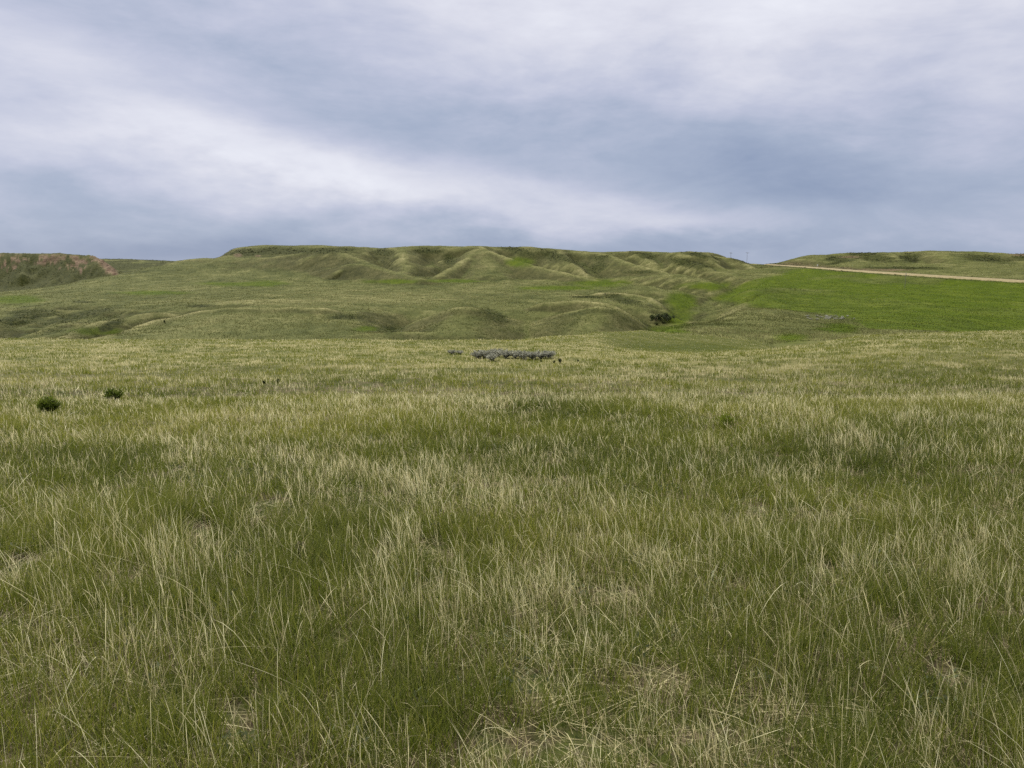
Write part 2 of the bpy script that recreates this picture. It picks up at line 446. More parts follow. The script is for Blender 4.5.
def ground(X, Y):
    X = np.asarray(X, float)
    Y = np.asarray(Y, float)
    j = np.clip(np.searchsorted(rowsY, Y) - 1, 0, NR - 2)
    fy = np.clip((Y - rowsY[j]) / (rowsY[j + 1] - rowsY[j]), 0, 1)

    def rowz(jj):
        u = X / w_of(rowsY[jj])
        i = np.clip(np.searchsorted(colU, u) - 1, 0, NC - 2)
        fx = np.clip((u - colU[i]) / (colU[i + 1] - colU[i]), 0, 1)
        return GZ[jj, i] * (1 - fx) + GZ[jj, i + 1] * fx
    return rowz(j) * (1 - fy) + rowz(j + 1) * fy


def ground_hit(px, py, y0=1.5, y1=2200):
    """first distance at which the ray of a photo pixel meets the ground"""
    Ys = np.geomspace(y0, y1, 6000)
    p = np.array([at(px, py, y) for y in (1.0, 2.0)])
    dirv = p[1] - p[0]
    X = p[0][0] + dirv[0] * (Ys - 1)
    Z = p[0][2] + dirv[2] * (Ys - 1)
    g = ground(X, Ys)
    hit = np.nonzero(Z <= g)[0]
    i = hit[0] if len(hit) else len(Ys) - 1
    return float(X[i]), float(Ys[i]), float(g[i])


# ------------------------------------------------------------------ vegetation and painted shade masks on the terrain
px_g, py_g = project(GX, GY, GZ)
wrp = (fbm(GX / 14, GY / 18, 3, 71) - 0.5)
sgn_full = np.full_like(GX, -1.0)
sgn_full[r0_road:r1_road] = sgn_road


def ell(cx, cy, rx, ry, y0=180, y1=1600, rot=0.0, soft=0.55):
    dx, dy = px_g - cx, py_g - cy
    c, s = math.cos(rot), math.sin(rot)
    ex, ey = dx * c + dy * s, -dx * s + dy * c
    q = np.sqrt((ex / rx) ** 2 + (ey / ry) ** 2) + wrp * 0.9
    return (1 - sstep(1 - soft, 1 + soft * 0.6, q)) * (GY > y0) * (GY < y1)


lush = np.zeros_like(GX)
for a in [(262, 283.5, 30, 3), (225, 284, 28, 2.2), (150, 293, 40, 2.5), (395, 281.5, 28, 2.4), (450, 281, 30, 2), (600, 283.5, 28, 4), (560, 288, 42, 2.6),
          (706, 286, 26, 4.5), (682, 303, 15, 13), (676, 318, 14, 10), (665, 329.5, 26, 4.5, 150), (790, 338, 22, 5, 140), (838, 329, 22, 6, 140),
          (366, 329, 16, 3), (95, 331, 24, 4), (520, 262, 14, 5), (15, 300, 30, 5)]:
    lush = np.maximum(lush, ell(*a))
lb = np.interp(py_g, [262, 266, 275, 283, 292, 300, 308, 330], [860, 800, 775, 748, 724, 712, 735, 800])
fld = sstep(-12, 10, px_g - lb + wrp * 30) * (GY > 230) * (GY < 900) * (1 - sstep(-6, 3, best - 30) * 0) * (sgn_full < 0)
lo = np.interp(px_g, [700, 740, 780, 830, 860, 880, 900], [301, 304.5, 309.5, 316, 323, 336, 420])
fld *= 1 - sstep(-3, 2.5, py_g - lo + wrp * 6)
fld *= 0.5 + 0.5 * np.maximum(sstep(0.38, 0.55, fbm(GX / 45, GY / 60, 3, 77)), 0.8 * sstep(288, 298, py_g))
lush = np.maximum(lush, fld)

dark = np.zeros_like(GX)  # brush cover, plus shade of gullies and spur flanks put into colour
for a in [(285, 251, 62, 3.4), (330, 249.5, 30, 2.2), (250, 253, 26, 3), (384, 252, 10, 4), (428, 251, 15, 2.6), (450, 259, 7, 6, 180, 1600, -0.6),
          (520, 252, 24, 4, 180, 1600, .25), (555, 256, 26, 5, 180, 1600, .2), (598, 268, 12, 5, 180, 1600, -0.4), (645, 256, 14, 3, 180, 1600, 0.2), (690, 264, 22, 5, 180, 1600, 0.2),
          (735, 258, 14, 3, 180, 1600, .4), (700, 256, 18, 2.5, 180, 1600, .2), (496, 315.5, 18, 5, 180, 500, .35), (622, 299, 20, 4, 180, 600, .25), (588, 297, 24, 1.6), (345, 317, 20, 2.5),
          (390, 329, 14, 4), (75, 317, 46, 5, 180, 500, -0.2), (22, 318, 34, 9, 180, 500, -.25), (110, 326, 14, 4, 180, 500, -.4), (84, 302, 12, 1.5), (200, 306, 20, 1.5),
          (838, 259, 14, 3), (872, 257, 28, 4, 180, 1600, .15), (910, 258, 12, 6), (985, 258.5, 30, 3.6, 180, 1600, .08), (1024, 257, 14, 4), (905, 268, 40, 1.6),
          (840, 262, 20, 2, 180, 1600, -.2), (600, 258, 14, 3), (640, 272, 18, 2)]:
    dark = np.maximum(dark, ell(*a))
hv_ = hollow_shade_veg * sstep(0.34, 0.54, fbm(GX / 22, GY / 28, 3, 79))
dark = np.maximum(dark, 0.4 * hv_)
bluff = sstep(1150, 1230, GY) * (1 - sstep(1440, 1520, GY)) * (1 - sstep(116, 140, px_g))
clay = bluff * sstep(0.455, 0.53, fbm(GX / 17, GZ / 5, 4, 83) - 0.0030 * (py_g - 259.5 - 3 * sstep(40, 95, px_g)) ** 2 + 0.03 * sstep(30, 90, px_g)) * (1 - sstep(22.5, 26, GZ + wrp * 3))
clay = np.maximum(clay, ell(106, 266, 16, 3.6, 1150, 1500, 0.66, 0.3))
for a in [(238, 255.5, 4, 1.8), (258, 256, 3, 1), (850, 257, 10, 1.2), (1020, 254.5, 14, 1.2), (870, 270, 40, 1.2)]:
    clay = np.maximum(clay, 0.7 * ell(*a))
dark = np.maximum(dark, bluff * (1 - clay) * (0.8 + 0.2 * sstep(0.35, 0.6, fbm(GX / 30, GY / 30, 3, 87))) * (1 - sstep(1400, 1415, GY)))
ridge2 = sstep(1550, 1650, GY) * (1 - sstep(1980, 2100, GY)) * sstep(90, 110, px_g) * (1 - sstep(170, 200, px_g))
dark = np.maximum(dark, ridge2 * sstep(0.28, 0.45, fbm(GX / 40, GY / 30, 3, 88)))
rs = np.zeros_like(GX)
rs[r0_road:r1_road] = sgn_road
bank = (best > RWID * 0.5 + 0.5) & (best < RWID * 0.5 + 40)
cut = bank * (rs > 0) * (1 - sstep(RWID * 0.5 + 9, RWID * 0.5 + 22, best + wrp * 14))
ditch = bank * (rs < 0) * (1 - sstep(RWID * 0.5 + 4, RWID * 0.5 + 12, best + wrp * 8))
dark = np.maximum(dark, np.maximum(0.85 * cut * sstep(.35, .5, fbm(GX / 20, GY / 20, 2, 93)), 0.7 * ditch))
clay = np.maximum(clay, 0.45 * cut)
dark *= (1 - 0.8 * clay)


def blur(a, n):
    for _ in range(n):
        a = (a + np.roll(a, 1, 0) + np.roll(a, -1, 0)) / 3
        a = (a + np.roll(a, 1, 1) + np.roll(a, -1, 1)) / 3
    return a


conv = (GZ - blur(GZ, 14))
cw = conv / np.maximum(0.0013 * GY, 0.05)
arid_lit = np.clip(0.5 + cw * 0.45 + 0.40 * crest_light * sstep(0.30, 0.50, fbm(GX / 12, GY / 14, 3, 181)) + 0.22 * ell(390, 297, 130, 8, 300, 700) + 0.3 * ell(250, 302, 80, 3, 300, 700) - 0.15 * ell(300, 270, 160, 9, 600, 900), 0, 1)  # dry patches; crest light and hollow shade are painted in too


# steep hillsides: browner grass, with slope shade put into the colour
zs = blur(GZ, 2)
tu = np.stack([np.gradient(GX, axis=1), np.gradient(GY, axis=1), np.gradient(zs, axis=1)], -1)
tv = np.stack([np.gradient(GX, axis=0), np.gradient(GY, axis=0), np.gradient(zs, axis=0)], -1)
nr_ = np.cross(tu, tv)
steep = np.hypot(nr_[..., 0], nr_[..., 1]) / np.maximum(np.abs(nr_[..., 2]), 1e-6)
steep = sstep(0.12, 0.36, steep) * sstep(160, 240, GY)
# dryness of the near meadow: streaks and patches of last year's straw
def dryness(X, Y):
    a = fbm(X / 2.6 + 0.15 * Y, Y / 2.2, 3, 101)
    b = fbm(X / 11, Y / 5.5, 3, 111)
    c = fbm(X / 0.95, Y / 0.8, 3, 121)
    d_ = 0.36 * a + 0.20 * b + 0.44 * c
    d_ = 0.12 + 0.88 * sstep(0.36, 0.68, d_)
    d_ = d_ - 0.30 * np.exp(-((X - 1.6) / 1.1) ** 2 - ((Y - 3.2) / 1.5) ** 2) - 0.22 * np.exp(-((X + 0.2) / 0.6) ** 2 - ((Y - 3.3) / 0.9) ** 2)
    return np.clip(d_ * (1 - 0.35 * sstep(20, 50, Y)) + 0.34 * sstep(9, 45, Y) - 0.08, 0, 1)


hollow = ell(690, 347, 75, 4, 62, 112)  # moist hollow behind the near crest
near_dry = dryness(GX, GY) * (1 - 0.8 * hollow) * (1 - 0.45 * sstep(64, 72, GY) * np.exp(-np.clip((np.abs(px_g - 700) - 85) / 25, 0, 9) ** 2))


# ------------------------------------------------------------------ node helpers
class NT:
    def __init__(self, tree):
        self.t = tree
        tree.nodes.clear()

    def n(self, typ, **kw):
        nd = self.t.nodes.new(typ)
        for k, v in kw.items():
            setattr(nd, k, v)
        return nd

    def l(self, a, b):
        self.t.links.new(a, b)

    def _in(self, sock, v):
        if hasattr(v, 'is_output') or hasattr(v, 'links'):
            self.l(v, sock)
        else:
            sock.default_value = v

    def m(self, op, a, b=0.0, c=None, clamp=False):
        nd = self.n('ShaderNodeMath', operation=op, use_clamp=clamp)
        self._in(nd.inputs[0], a)
        self._in(nd.inputs[1], b)
        if c is not None:
            self._in(nd.inputs[2], c)
        return nd.outputs[0]

    def attr(self, name):
        return self.n('ShaderNodeAttribute', attribute_name=name).outputs['Fac']

    def noise(self, vec, scale, detail=4, rough=0.55, dist=0.0, dim='3D'):
        nd = self.n('ShaderNodeTexNoise', noise_dimensions=dim)
        if vec is not None:
            self.l(vec, nd.inputs['Vector'])
        nd.inputs['Scale'].default_value = scale
        nd.inputs['Detail'].default_value = detail
        nd.inputs['Roughness'].default_value = rough
        nd.inputs['Distortion'].default_value = dist
        return nd.outputs['Fac']

    def mapv(self, vec, scale=(1, 1, 1), rot=(0, 0, 0), loc=(0, 0, 0)):
        nd = self.n('ShaderNodeMapping')
        self.l(vec, nd.inputs['Vector'])
        nd.inputs['Scale'].default_value = scale
        nd.inputs['Rotation'].default_value = rot
        nd.inputs['Location'].default_value = loc
        return nd.outputs[0]

    def ramp(self, fac, stops):
        nd = self.n('ShaderNodeValToRGB')
        cr = nd.color_ramp
        while len(cr.elements) > len(stops):
            cr.elements.remove(cr.elements[-1])
        while len(cr.elements) < len(stops):
            cr.elements.new(1.0)
        for e, (p, c) in zip(cr.elements, stops):
            e.position = p
            e.color = (*c, 1) if len(c) == 3 else c
        self._in(nd.inputs[0], fac)
        return nd.outputs[0]

    def rng(self, v, a, b, c=0.0, d=1.0, smooth=True):
        nd = self.n('ShaderNodeMapRange')
        if smooth:
            nd.interpolation_type = 'SMOOTHSTEP'
        self._in(nd.inputs[0], v)
        for i, x in enumerate((a, b, c, d)):
            nd.inputs[i + 1].default_value = x
        return nd.outputs[0]

    def mix(self, f, a, b, blend='MIX'):
        nd = self.n('ShaderNodeMix', data_type='RGBA', blend_type=blend)
        self._in(nd.inputs[0], f)
        for s, v in ((nd.inputs[6], a), (nd.inputs[7], b)):
            if isinstance(v, tuple):
                s.default_value = (*v, 1)
            else:
                self.l(v, s)
        return nd.outputs[2]


def new_mat(name):
    m = bpy.data.materials.new(name)
    m.use_nodes = True
    return m, NT(m.node_tree)


def finish(nt, bsdf_out, disp=None):
    o = nt.n('ShaderNodeOutputMaterial')
    nt.l(bsdf_out, o.inputs['Surface'])


def simple_mat(name, c1, c2, scale=8.0, rough=0.8, trans=0.0, bump=0.2):
    m, t = new_mat(name)
    co = t.n('ShaderNodeTexCoord').outputs['Object']
    f = t.noise(co, scale, 5)
    f = t.rng(f, 0.3, 0.7)
    c = t.mix(f, c1, c2)
    b = t.n('ShaderNodeBsdfPrincipled')
    t.l(c, b.inputs['Base Color'])
    b.inputs['Roughness'].default_value = rough
    b.inputs['Specular IOR Level'].default_value = 0.2
    bm = t.n('ShaderNodeBump')
    bm.inputs['Strength'].default_value = bump
    t.l(t.noise(co, scale * 4, 4), bm.inputs['Height'])
    t.l(bm.outputs[0], b.inputs['Normal'])
    out = b.outputs[0]
    if trans > 0:
        tr = t.n('ShaderNodeBsdfTranslucent')
        t.l(c, tr.inputs['Color'])
        mx = t.n('ShaderNodeMixShader')
        mx.inputs[0].default_value = trans
        t.l(out, mx.inputs[1])
        t.l(tr.outputs[0], mx.inputs[2])
        out = mx.outputs[0]
    finish(t, out)
    return m


# ------------------------------------------------------------------ terrain material
def terrain_material():
    m, t = new_mat("prairie_soil_and_sward")
    co = t.n('ShaderNodeTexCoord').outputs['Object']
    big = t.noise(t.mapv(co, (1, .7, 1)), 0.016, 5, 0.6)
    med = t.noise(t.mapv(co, (1, .55, 1)), 0.09, 5, 0.62)
    fine = t.noise(t.mapv(co, (1, .5, 1)), 0.42, 4, 0.7)
    spk = t.noise(co, 1.3, 3, 0.75)
    # short hill sward: olive green to straw
    f = t.m('ADD', t.m('MULTIPLY', big, 0.35), t.m('ADD', t.m('MULTIPLY', med, 0.35), t.m('MULTIPLY', fine, 0.30)))
    f = t.m('ADD', f, t.m('MULTIPLY', t.m('SUBTRACT', t.attr('arid_lit'), 0.5), 0.22))  # paler sward for dry ground and for painted light on crests
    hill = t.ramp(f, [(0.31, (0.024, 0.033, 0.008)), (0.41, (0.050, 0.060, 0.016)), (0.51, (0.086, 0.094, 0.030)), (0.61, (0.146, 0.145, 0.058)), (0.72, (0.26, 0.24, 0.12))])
    sp = t.rng(spk, 0.60, 0.72)
    hill = t.mix(t.m('MULTIPLY', sp, 0.5), hill, (0.23, 0.215, 0.11))
    sd = t.rng(spk, 0.30, 0.42, 1.0, 0.0)
    hill = t.mix(t.m('MULTIPLY', sd, 0.6), hill, (0.024, 0.032, 0.010))
    brown_shade = t.ramp(t.m('ADD', t.m('MULTIPLY', med, .5), t.m('MULTIPLY', fine, .5)), [(0.32, (0.020, 0.022, 0.008)), (0.5, (0.050, 0.049, 0.019)), (0.68, (0.095, 0.086, 0.038))])  # brown grass tone that also stands in for shade on steep faces
    hill = t.mix(t.m('MULTIPLY', t.attr('steep'), t.rng(t.attr('arid_lit'), 0.45, 0.9, 0.72, 0.15)), hill, brown_shade)
    # lush green sward
    lushc = t.ramp(t.m('ADD', t.m('MULTIPLY', med, 0.5), t.m('MULTIPLY', fine, 0.5)), [(0.3, (0.026, 0.046, 0.002)), (0.5, (0.052, 0.078, 0.003)), (0.7, (0.092, 0.115, 0.011))])
    lm = t.m('MULTIPLY', t.attr('lush'), t.rng(fine, 0.25, 0.5, 0.55, 1.0), clamp=True)
    c = t.mix(lm, hill, lushc)
    # low brush cover, with shade of gullies and flanks painted in
    brush_shade = t.ramp(fine, [(0.35, (0.018, 0.024, 0.006)), (0.5, (0.034, 0.040, 0.010)), (0.68, (0.066, 0.068, 0.022))])
    c = t.mix(t.m('MULTIPLY', t.attr('brush'), t.rng(med, 0.25, 0.5, 0.7, 1.0), clamp=True), c, brush_shade)
    # red clay
    strata = t.noise(t.mapv(co, (1, 1, 9)), 0.05, 5, 0.7)
    clayc = t.ramp(t.m('ADD', t.m('MULTIPLY', strata, .6), t.m('MULTIPLY', fine, .4)), [(0.38, (0.040, 0.024, 0.017)), (0.5, (0.115, 0.077, 0.052)), (0.62, (0.24, 0.175, 0.125))])
    c = t.mix(t.m('MULTIPLY', t.attr('clay'), t.rng(fine, 0.3, 0.5, 0.6, 1.0), clamp=True), c, clayc)
    # near meadow floor: thatch, soil and moss
    n1 = t.noise(co, 3.0, 5, 0.65)
    n2 = t.noise(co, 26.0, 4, 0.7)
    soil = t.ramp(n2, [(0.3, (0.035, 0.028, 0.018)), (0.5, (0.065, 0.052, 0.032)), (0.7, (0.17, 0.14, 0.09))])
    soil = t.mix(t.rng(n1, 0.42, 0.58), soil, t.ramp(n2, [(0.3, (0.022, 0.030, 0.008)), (0.7, (0.07, 0.08, 0.022))]))
    meadow = t.ramp(t.m('ADD', t.m('MULTIPLY', t.attr('dry'), 0.75), t.m('MULTIPLY', fine, 0.25)), [(0.15, (0.055, 0.068, 0.016)), (0.5, (0.10, 0.105, 0.035)), (0.9, (0.20, 0.185, 0.085))])
    c2 = t.mix(t.attr('distant'), soil, meadow)
    c = t.mix(t.attr('meadow'), c, c2)
    b = t.n('ShaderNodeBsdfPrincipled')
    t.l(c, b.inputs['Base Color'])
    b.inputs['Roughness'].default_value = 0.95
    b.inputs['Specular IOR Level'].default_value = 0.05
    bm = t.n('ShaderNodeBump')
    bm.inputs['Strength'].default_value = 0.7
    bm.inputs['Distance'].default_value = 0.6
    t.l(t.m('ADD', fine, t.m('MULTIPLY', spk, 0.6)), bm.inputs['Height'])
    t.l(bm.outputs[0], b.inputs['Normal'])
    finish(t, b.outputs[0])
    return m


MT = terrain_material()
V = np.stack([GX, GY, GZ], -1)
meadow_m = (1 - sstep(150, 190, GY))
distant = sstep(16, 45, GY)
ATT = {'lush': lush, 'brush': dark, 'clay': clay, 'arid_lit': arid_lit, 'steep': steep, 'dry': near_dry, 'meadow': meadow_m, 'distant': distant}  # the brush layer holds painted shade as well as plants


def sheet(name, fm):
    """mesh of those grid cells where fm is true"""
    jj, ii = np.nonzero(fm)
    a = jj * NC + ii
    q = np.stack([a, a + 1, a + NC + 1, a + NC], 1)
    used = np.unique(q)
    remap = np.full(NR * NC, -1, np.int64)
    remap[used] = np.arange(len(used))
    me = mesh_np(name, V.reshape(-1, 3)[used], remap[q], MT, {k: v.ravel()[used] for k, v in ATT.items()})
    o = bpy.data.objects.new(name, me)
    return link(o)


cellY = GY[:-1, :-1]
cellpx = px_g[:-1, :-1]
m_meadow = cellY < 150
m_bluff = (cellY >= 1060) & (cellY < 2200) & (cellpx < 205)
m_hills = ~m_meadow & ~m_bluff
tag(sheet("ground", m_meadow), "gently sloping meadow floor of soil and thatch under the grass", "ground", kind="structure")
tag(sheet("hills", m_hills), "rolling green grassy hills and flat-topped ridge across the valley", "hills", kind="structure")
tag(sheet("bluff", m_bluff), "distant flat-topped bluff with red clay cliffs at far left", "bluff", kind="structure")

# ------------------------------------------------------------------ road
mr, t = new_mat("pale_gravel")
co = t.n('ShaderNodeTexCoord').outputs['Object']
g = t.m('ADD', t.m('MULTIPLY', t.noise(co, 0.5, 5, .65), .6), t.m('MULTIPLY', t.noise(co, 4.0, 4), .4))
c = t.ramp(g, [(0.3, (0.12, 0.097, 0.046)), (0.5, (0.205, 0.168, 0.084)), (0.7, (0.285, 0.24, 0.13))])
b = t.n('ShaderNodeBsdfPrincipled')
t.l(c, b.inputs['Base Color'])
b.inputs['Roughness'].default_value = 0.95
finish(t, b.outputs[0])
nn = 7
rv, rf = [], []
edge_j = R.normal(0, 0.9, (len(RN), 2))
for i in range(len(RN)):
    for k in range(nn):
        s = k / (nn - 1)
        lat = s * RWID
        if k == 0:
            lat += edge_j[i, 0]
        if k == nn - 1:
            lat += edge_j[i, 1]
        crown = 0.12 * (1 - (2 * s - 1) ** 2)
        ed = -0.7 if k in (0, nn - 1) else 0.0
        rv.append((RN[i, 0] + nrm[i, 0] * lat, RN[i, 1] + nrm[i, 1] * lat, RN[i, 2] + thick[i] * s + crown + ed))
for i in range(len(RN) - 1):
    for k in range(nn - 1):
        a = i * nn + k
        rf.append((a, a + nn, a + nn + 1, a + 1))
ro = link(bpy.data.objects.new("gravel_road", mesh_np("gravel_road", np.array(rv), np.array(rf), mr)))
tag(ro, "pale gravel road running along the foot of the right hills", "road", kind="structure")


# ------------------------------------------------------------------ grass
def blade_mesh(root, H, ang, lean, curve, droop, width, face, nseg, wprof='leaf'):
    N = len(root)
    T = np.linspace(0, 1, nseg + 1)
    dx, dy = np.cos(ang), np.sin(ang)
    fx, fy = np.cos(face), np.sin(face)
    nv = 2 * nseg + 1
    out = np.empty((N, nv, 3), np.float32)
    for i, tt in enumerate(T):
        s = (lean * tt + curve * tt * tt) * H
        cx = root[:, 0] + dx * s
        cy = root[:, 1] + dy * s
        cz = root[:, 2] + H * tt * (1 - droop * tt * tt)
        if i == nseg:
            out[:, 2 * nseg, 0] = cx
            out[:, 2 * nseg, 1] = cy
            out[:, 2 * nseg, 2] = cz
        else:
            if wprof == 'leaf':
                w = width * (1 - 0.75 * tt ** 1.6) * 0.5
            else:  # stalk with a seed head
                w = width * (0.60 if tt < 0.62 else 0.85) * 0.5 * np.ones(N)
            out[:, 2 * i, 0] = cx - fx * w
            out[:, 2 * i, 1] = cy - fy * w
            out[:, 2 * i, 2] = cz
            out[:, 2 * i + 1, 0] = cx + fx * w
            out[:, 2 * i + 1, 1] = cy + fy * w
            out[:, 2 * i + 1, 2] = cz
    tri = []
    for i in range(nseg - 1):
        a = 2 * i
        tri += [(a, a + 1, a + 3), (a, a + 3, a + 2)]
    a = 2 * (nseg - 1)
    tri.append((a, a + 1, a + 2))
    tri = np.array(tri, np.int32)
    faces = (tri[None] + (np.arange(N, dtype=np.int32) * nv)[:, None, None]).reshape(-1, 3)
    return out.reshape(-1, 3), faces, nv


class Acc:
    def __init__(self):
        self.v, self.f, self.a, self.b, self.n = [], [], [], [], 0

    def add(self, v, f, nv, tint, along):
        self.v.append(v)
        self.f.append(f + self.n)
        self.n += len(v)
        self.a.append(np.repeat(tint.astype(np.float32), nv))
        self.b.append(np.tile(along.astype(np.float32), len(tint)))

    def build(self, name, mat):
        me = mesh_np(name, np.concatenate(self.v), np.concatenate(self.f), mat, {'tint': np.concatenate(self.a), 'along': np.concatenate(self.b)})
        return link(bpy.data.objects.new(name, me))


def scatter(n, ya, yb, power, wmul=0.9, wadd=3.2):
    """positions in the view wedge with areal density ~ Y**-power"""
    q = 2 - power
    u = R.random(n)
    if abs(q) < 1e-6:
        Y = ya * (yb / ya) ** u
    else:
        Y = (ya ** q + u * (yb ** q - ya ** q)) ** (1 / q)
    X = (R.random(n) * 2 - 1) * (wmul * Y + wadd)
    return X, Y


def along_of(nseg):
    T = np.linspace(0, 1, nseg + 1)
    a = np.empty(2 * nseg + 1)
    a[0:-1:2] = T[:-1]
    a[1::2] = T[:-1]
    a[-1] = 1
    return a


def edge_limit(X, Y):
    """how far the meadow grass is worth planting"""
    px = 512 + F * X / np.maximum(Y, 1)
    return np.interp(px, [500, 560, 600, 640, 760, 800, 860, 1024], [84, 96, 116, 132, 134, 76, 84, 94])


def plant(acc, n, ya, yb, power, kind, nseg, clump=0):
    X, Y = scatter(n, ya, yb, power)
    if clump:  # gather blades into tussocks
        nc = max(1, n // clump)
        cX, cY = scatter(nc, ya, yb, power)
        idx = R.integers(0, nc, n)
        rad = 0.05 + 0.0022 * cY[idx]
        X = cX[idx] + R.normal(0, 1, n) * rad
        Y = cY[idx] + R.normal(0, 1, n) * rad
        crand = R.random(nc)[idx]
    else:
        crand = R.random(n)
    D = dryness(X, Y)
    pxl, pyl = project(X, Y, ground(X, Y))
    hol = np.exp(-(((pxl - 700) / 85) ** 4 + ((Y - 84) / 21) ** 4))
    keep = Y < edge_limit(X, Y)
    if kind == 'green':
        keep &= R.random(n) < (1.0 - 0.62 * D)
    elif kind == 'dry':
        keep &= R.random(n) < (0.13 + 0.66 * D ** 1.5) * (1 - 0.7 * hol)
    bare = fbm(X / 0.30, Y / 0.26, 2, 131)
    if kind != 'litter':
        keep &= ~((bare < 0.27) & (Y < 14))
    if kind in ('green', 'dry'):
        keep &= ~((Y > 64) & (R.random(n) < (0.0 if kind == 'green' else 0.3) * np.exp(-np.clip((np.abs(pxl - 700) - 70) / 30, 0, 9) ** 2)))
    X, Y, D, crand, hol, pxl = X[keep], Y[keep], D[keep], crand[keep], hol[keep], pxl[keep]
    n = len(X)
    Z = ground(X, Y) - 0.012
    root = np.stack([X, Y, Z], 1)
    hv = fbm(X / 1.3, Y / 1.3, 3, 141)
    pxw = Y / F
    face = R.normal(0, 0.75, n)
    if kind == 'green':
        H = (0.07 + 0.15 * R.random(n) ** 1.3) * (0.60 + 0.8 * hv) * np.where(crand > 0.85, 1.25, 1)
        lean = np.abs(R.normal(0.15, 0.24, n))
        curve = np.abs(R.normal(0.14, 0.28, n))
        droop = np.clip(R.normal(0.06, 0.12, n), 0, 0.5)
        ang = R.random(n) * 6.283
        W = np.maximum(0.0026 * (0.6 + 0.8 * R.random(n)), np.interp(Y, [3, 8, 30], [0.46, 0.50, 0.44]) * pxw * (0.7 + 0.6 * R.random(n)))
        tint = np.clip(0.5 + 0.20 * R.normal(0, 1, n) + 0.45 * (fbm(X / 3.5, Y / 3.0, 3, 151) - 0.5) * 2 + 0.18 * (crand - .5) + 0.12 * sstep(10, 40, Y), 0, 1)
        prof = 'leaf'
    elif kind == 'dry':
        H = (0.08 + 0.22 * R.random(n) ** 1.7) * (0.50 + 0.70 * hv) * (1 + 0.35 * (1 - sstep(3, 7, Y)))
        lean = np.abs(R.normal(0.10, 0.20, n))
        curve = R.normal(0.06, 0.20, n)
        droop = np.clip(R.normal(0.04, 0.10, n), 0, 0.5)
        ang = np.where(R.random(n) < 0.45, R.random(n) * 6.283, math.pi * 0.95 + R.normal(0, 0.8, n))
        W = np.maximum(0.0019 * (0.6 + 0.9 * R.random(n)), np.interp(Y, [3, 8, 30], [0.42, 0.44, 0.40]) * pxw * (0.7 + 0.6 * R.random(n)))
        tint = np.clip(0.5 + 0.24 * R.normal(0, 1, n) + 0.3 * (crand - .5), 0, 1)
        prof = 'stalk'
    elif kind == 'bent':  # long, broken and leaning stems
        H = 0.09 + 0.21 * R.random(n)
        lean = np.abs(R.normal(0.8, 0.4, n))
        curve = R.normal(0.1, 0.3, n)
        droop = np.clip(R.normal(0.25, 0.2, n), 0, 0.8)
        ang = math.pi * 0.9 + R.normal(0, 1.2, n)
        W = np.maximum(0.0024 * (0.7 + 0.7 * R.random(n)), 0.5 * pxw)
        tint = np.clip(0.45 + 0.28 * R.normal(0, 1, n), 0, 1)
        prof = 'stalk'
    else:  # litter: fallen grey-brown straw
        H = 0.015 + 0.05 * R.random(n)
        lean = 1.5 + 5 * R.random(n)
        curve = R.normal(0, 1.2, n)
        droop = 0.5 * R.random(n)
        ang = R.random(n) * 6.283
        face = ang + math.pi / 2
        W = np.maximum(0.003 * (0.6 + 0.8 * R.random(n)), 0.5 * pxw)
        tint = np.clip(0.25 + 0.25 * R.normal(0, 1, n), 0, 1)
        prof = 'leaf'
    calm = np.exp(-np.clip((np.abs(pxl - 700) - 85) / 25, 0, 9) ** 2) * sstep(62, 68, Y)
    H = H * (1 - 0.25 * sstep(25, 60, Y)) * (1 - 0.35 * calm)
    tint = 0.5 + (tint - 0.5) * (1 - 0.45 * sstep(12, 50, Y))
    v, f, nv = blade_mesh(root, H, ang, lean, curve, droop, W, face, nseg, prof)
    acc.add(v, f, nv, tint, along_of(nseg))


def grass_mat(name, stops, tip, trans, rough=0.6):
    m, t = new_mat(name)
    co = t.n('ShaderNodeTexCoord').outputs['Object']
    fac = t.m('ADD', t.attr('tint'), t.m('MULTIPLY', t.m('SUBTRACT', t.noise(co, 9.0, 2), 0.5), 0.3), clamp=True)
    c = t.ramp(fac, stops)
    c = t.mix(t.m('MULTIPLY', t.m('POWER', t.attr('along'), 3.0), tip[1]), c, tip[0])
    d = t.n('ShaderNodeBsdfPrincipled')
    t.l(c, d.inputs['Base Color'])
    d.inputs['Roughness'].default_value = rough
    d.inputs['Specular IOR Level'].default_value = 0.25
    tr = t.n('ShaderNodeBsdfTranslucent')
    t.l(c, tr.inputs['Color'])
    mx = t.n('ShaderNodeMixShader')
    mx.inputs[0].default_value = trans
    t.l(d.outputs[0], mx.inputs[1])
    t.l(tr.outputs[0], mx.inputs[2])
    finish(t, mx.outputs[0])
    return m


MG = grass_mat("green_grass_blade", [(0.0, (0.030, 0.050, 0.005)), (0.3, (0.076, 0.106, 0.008)), (0.6, (0.140, 0.164, 0.017)), (0.85, (0.24, 0.24, 0.036)), (1.0, (0.36, 0.34, 0.13))],
               ((0.36, 0.34, 0.13), 0.4), 0.42)
MD = grass_mat("dry_straw_blade", [(0.0, (0.18, 0.145, 0.085)), (0.25, (0.43, 0.375, 0.195)), (0.6, (0.69, 0.64, 0.37)), (1.0, (0.84, 0.81, 0.54))],
               ((0.70, 0.66, 0.42), 0.3), 0.40)

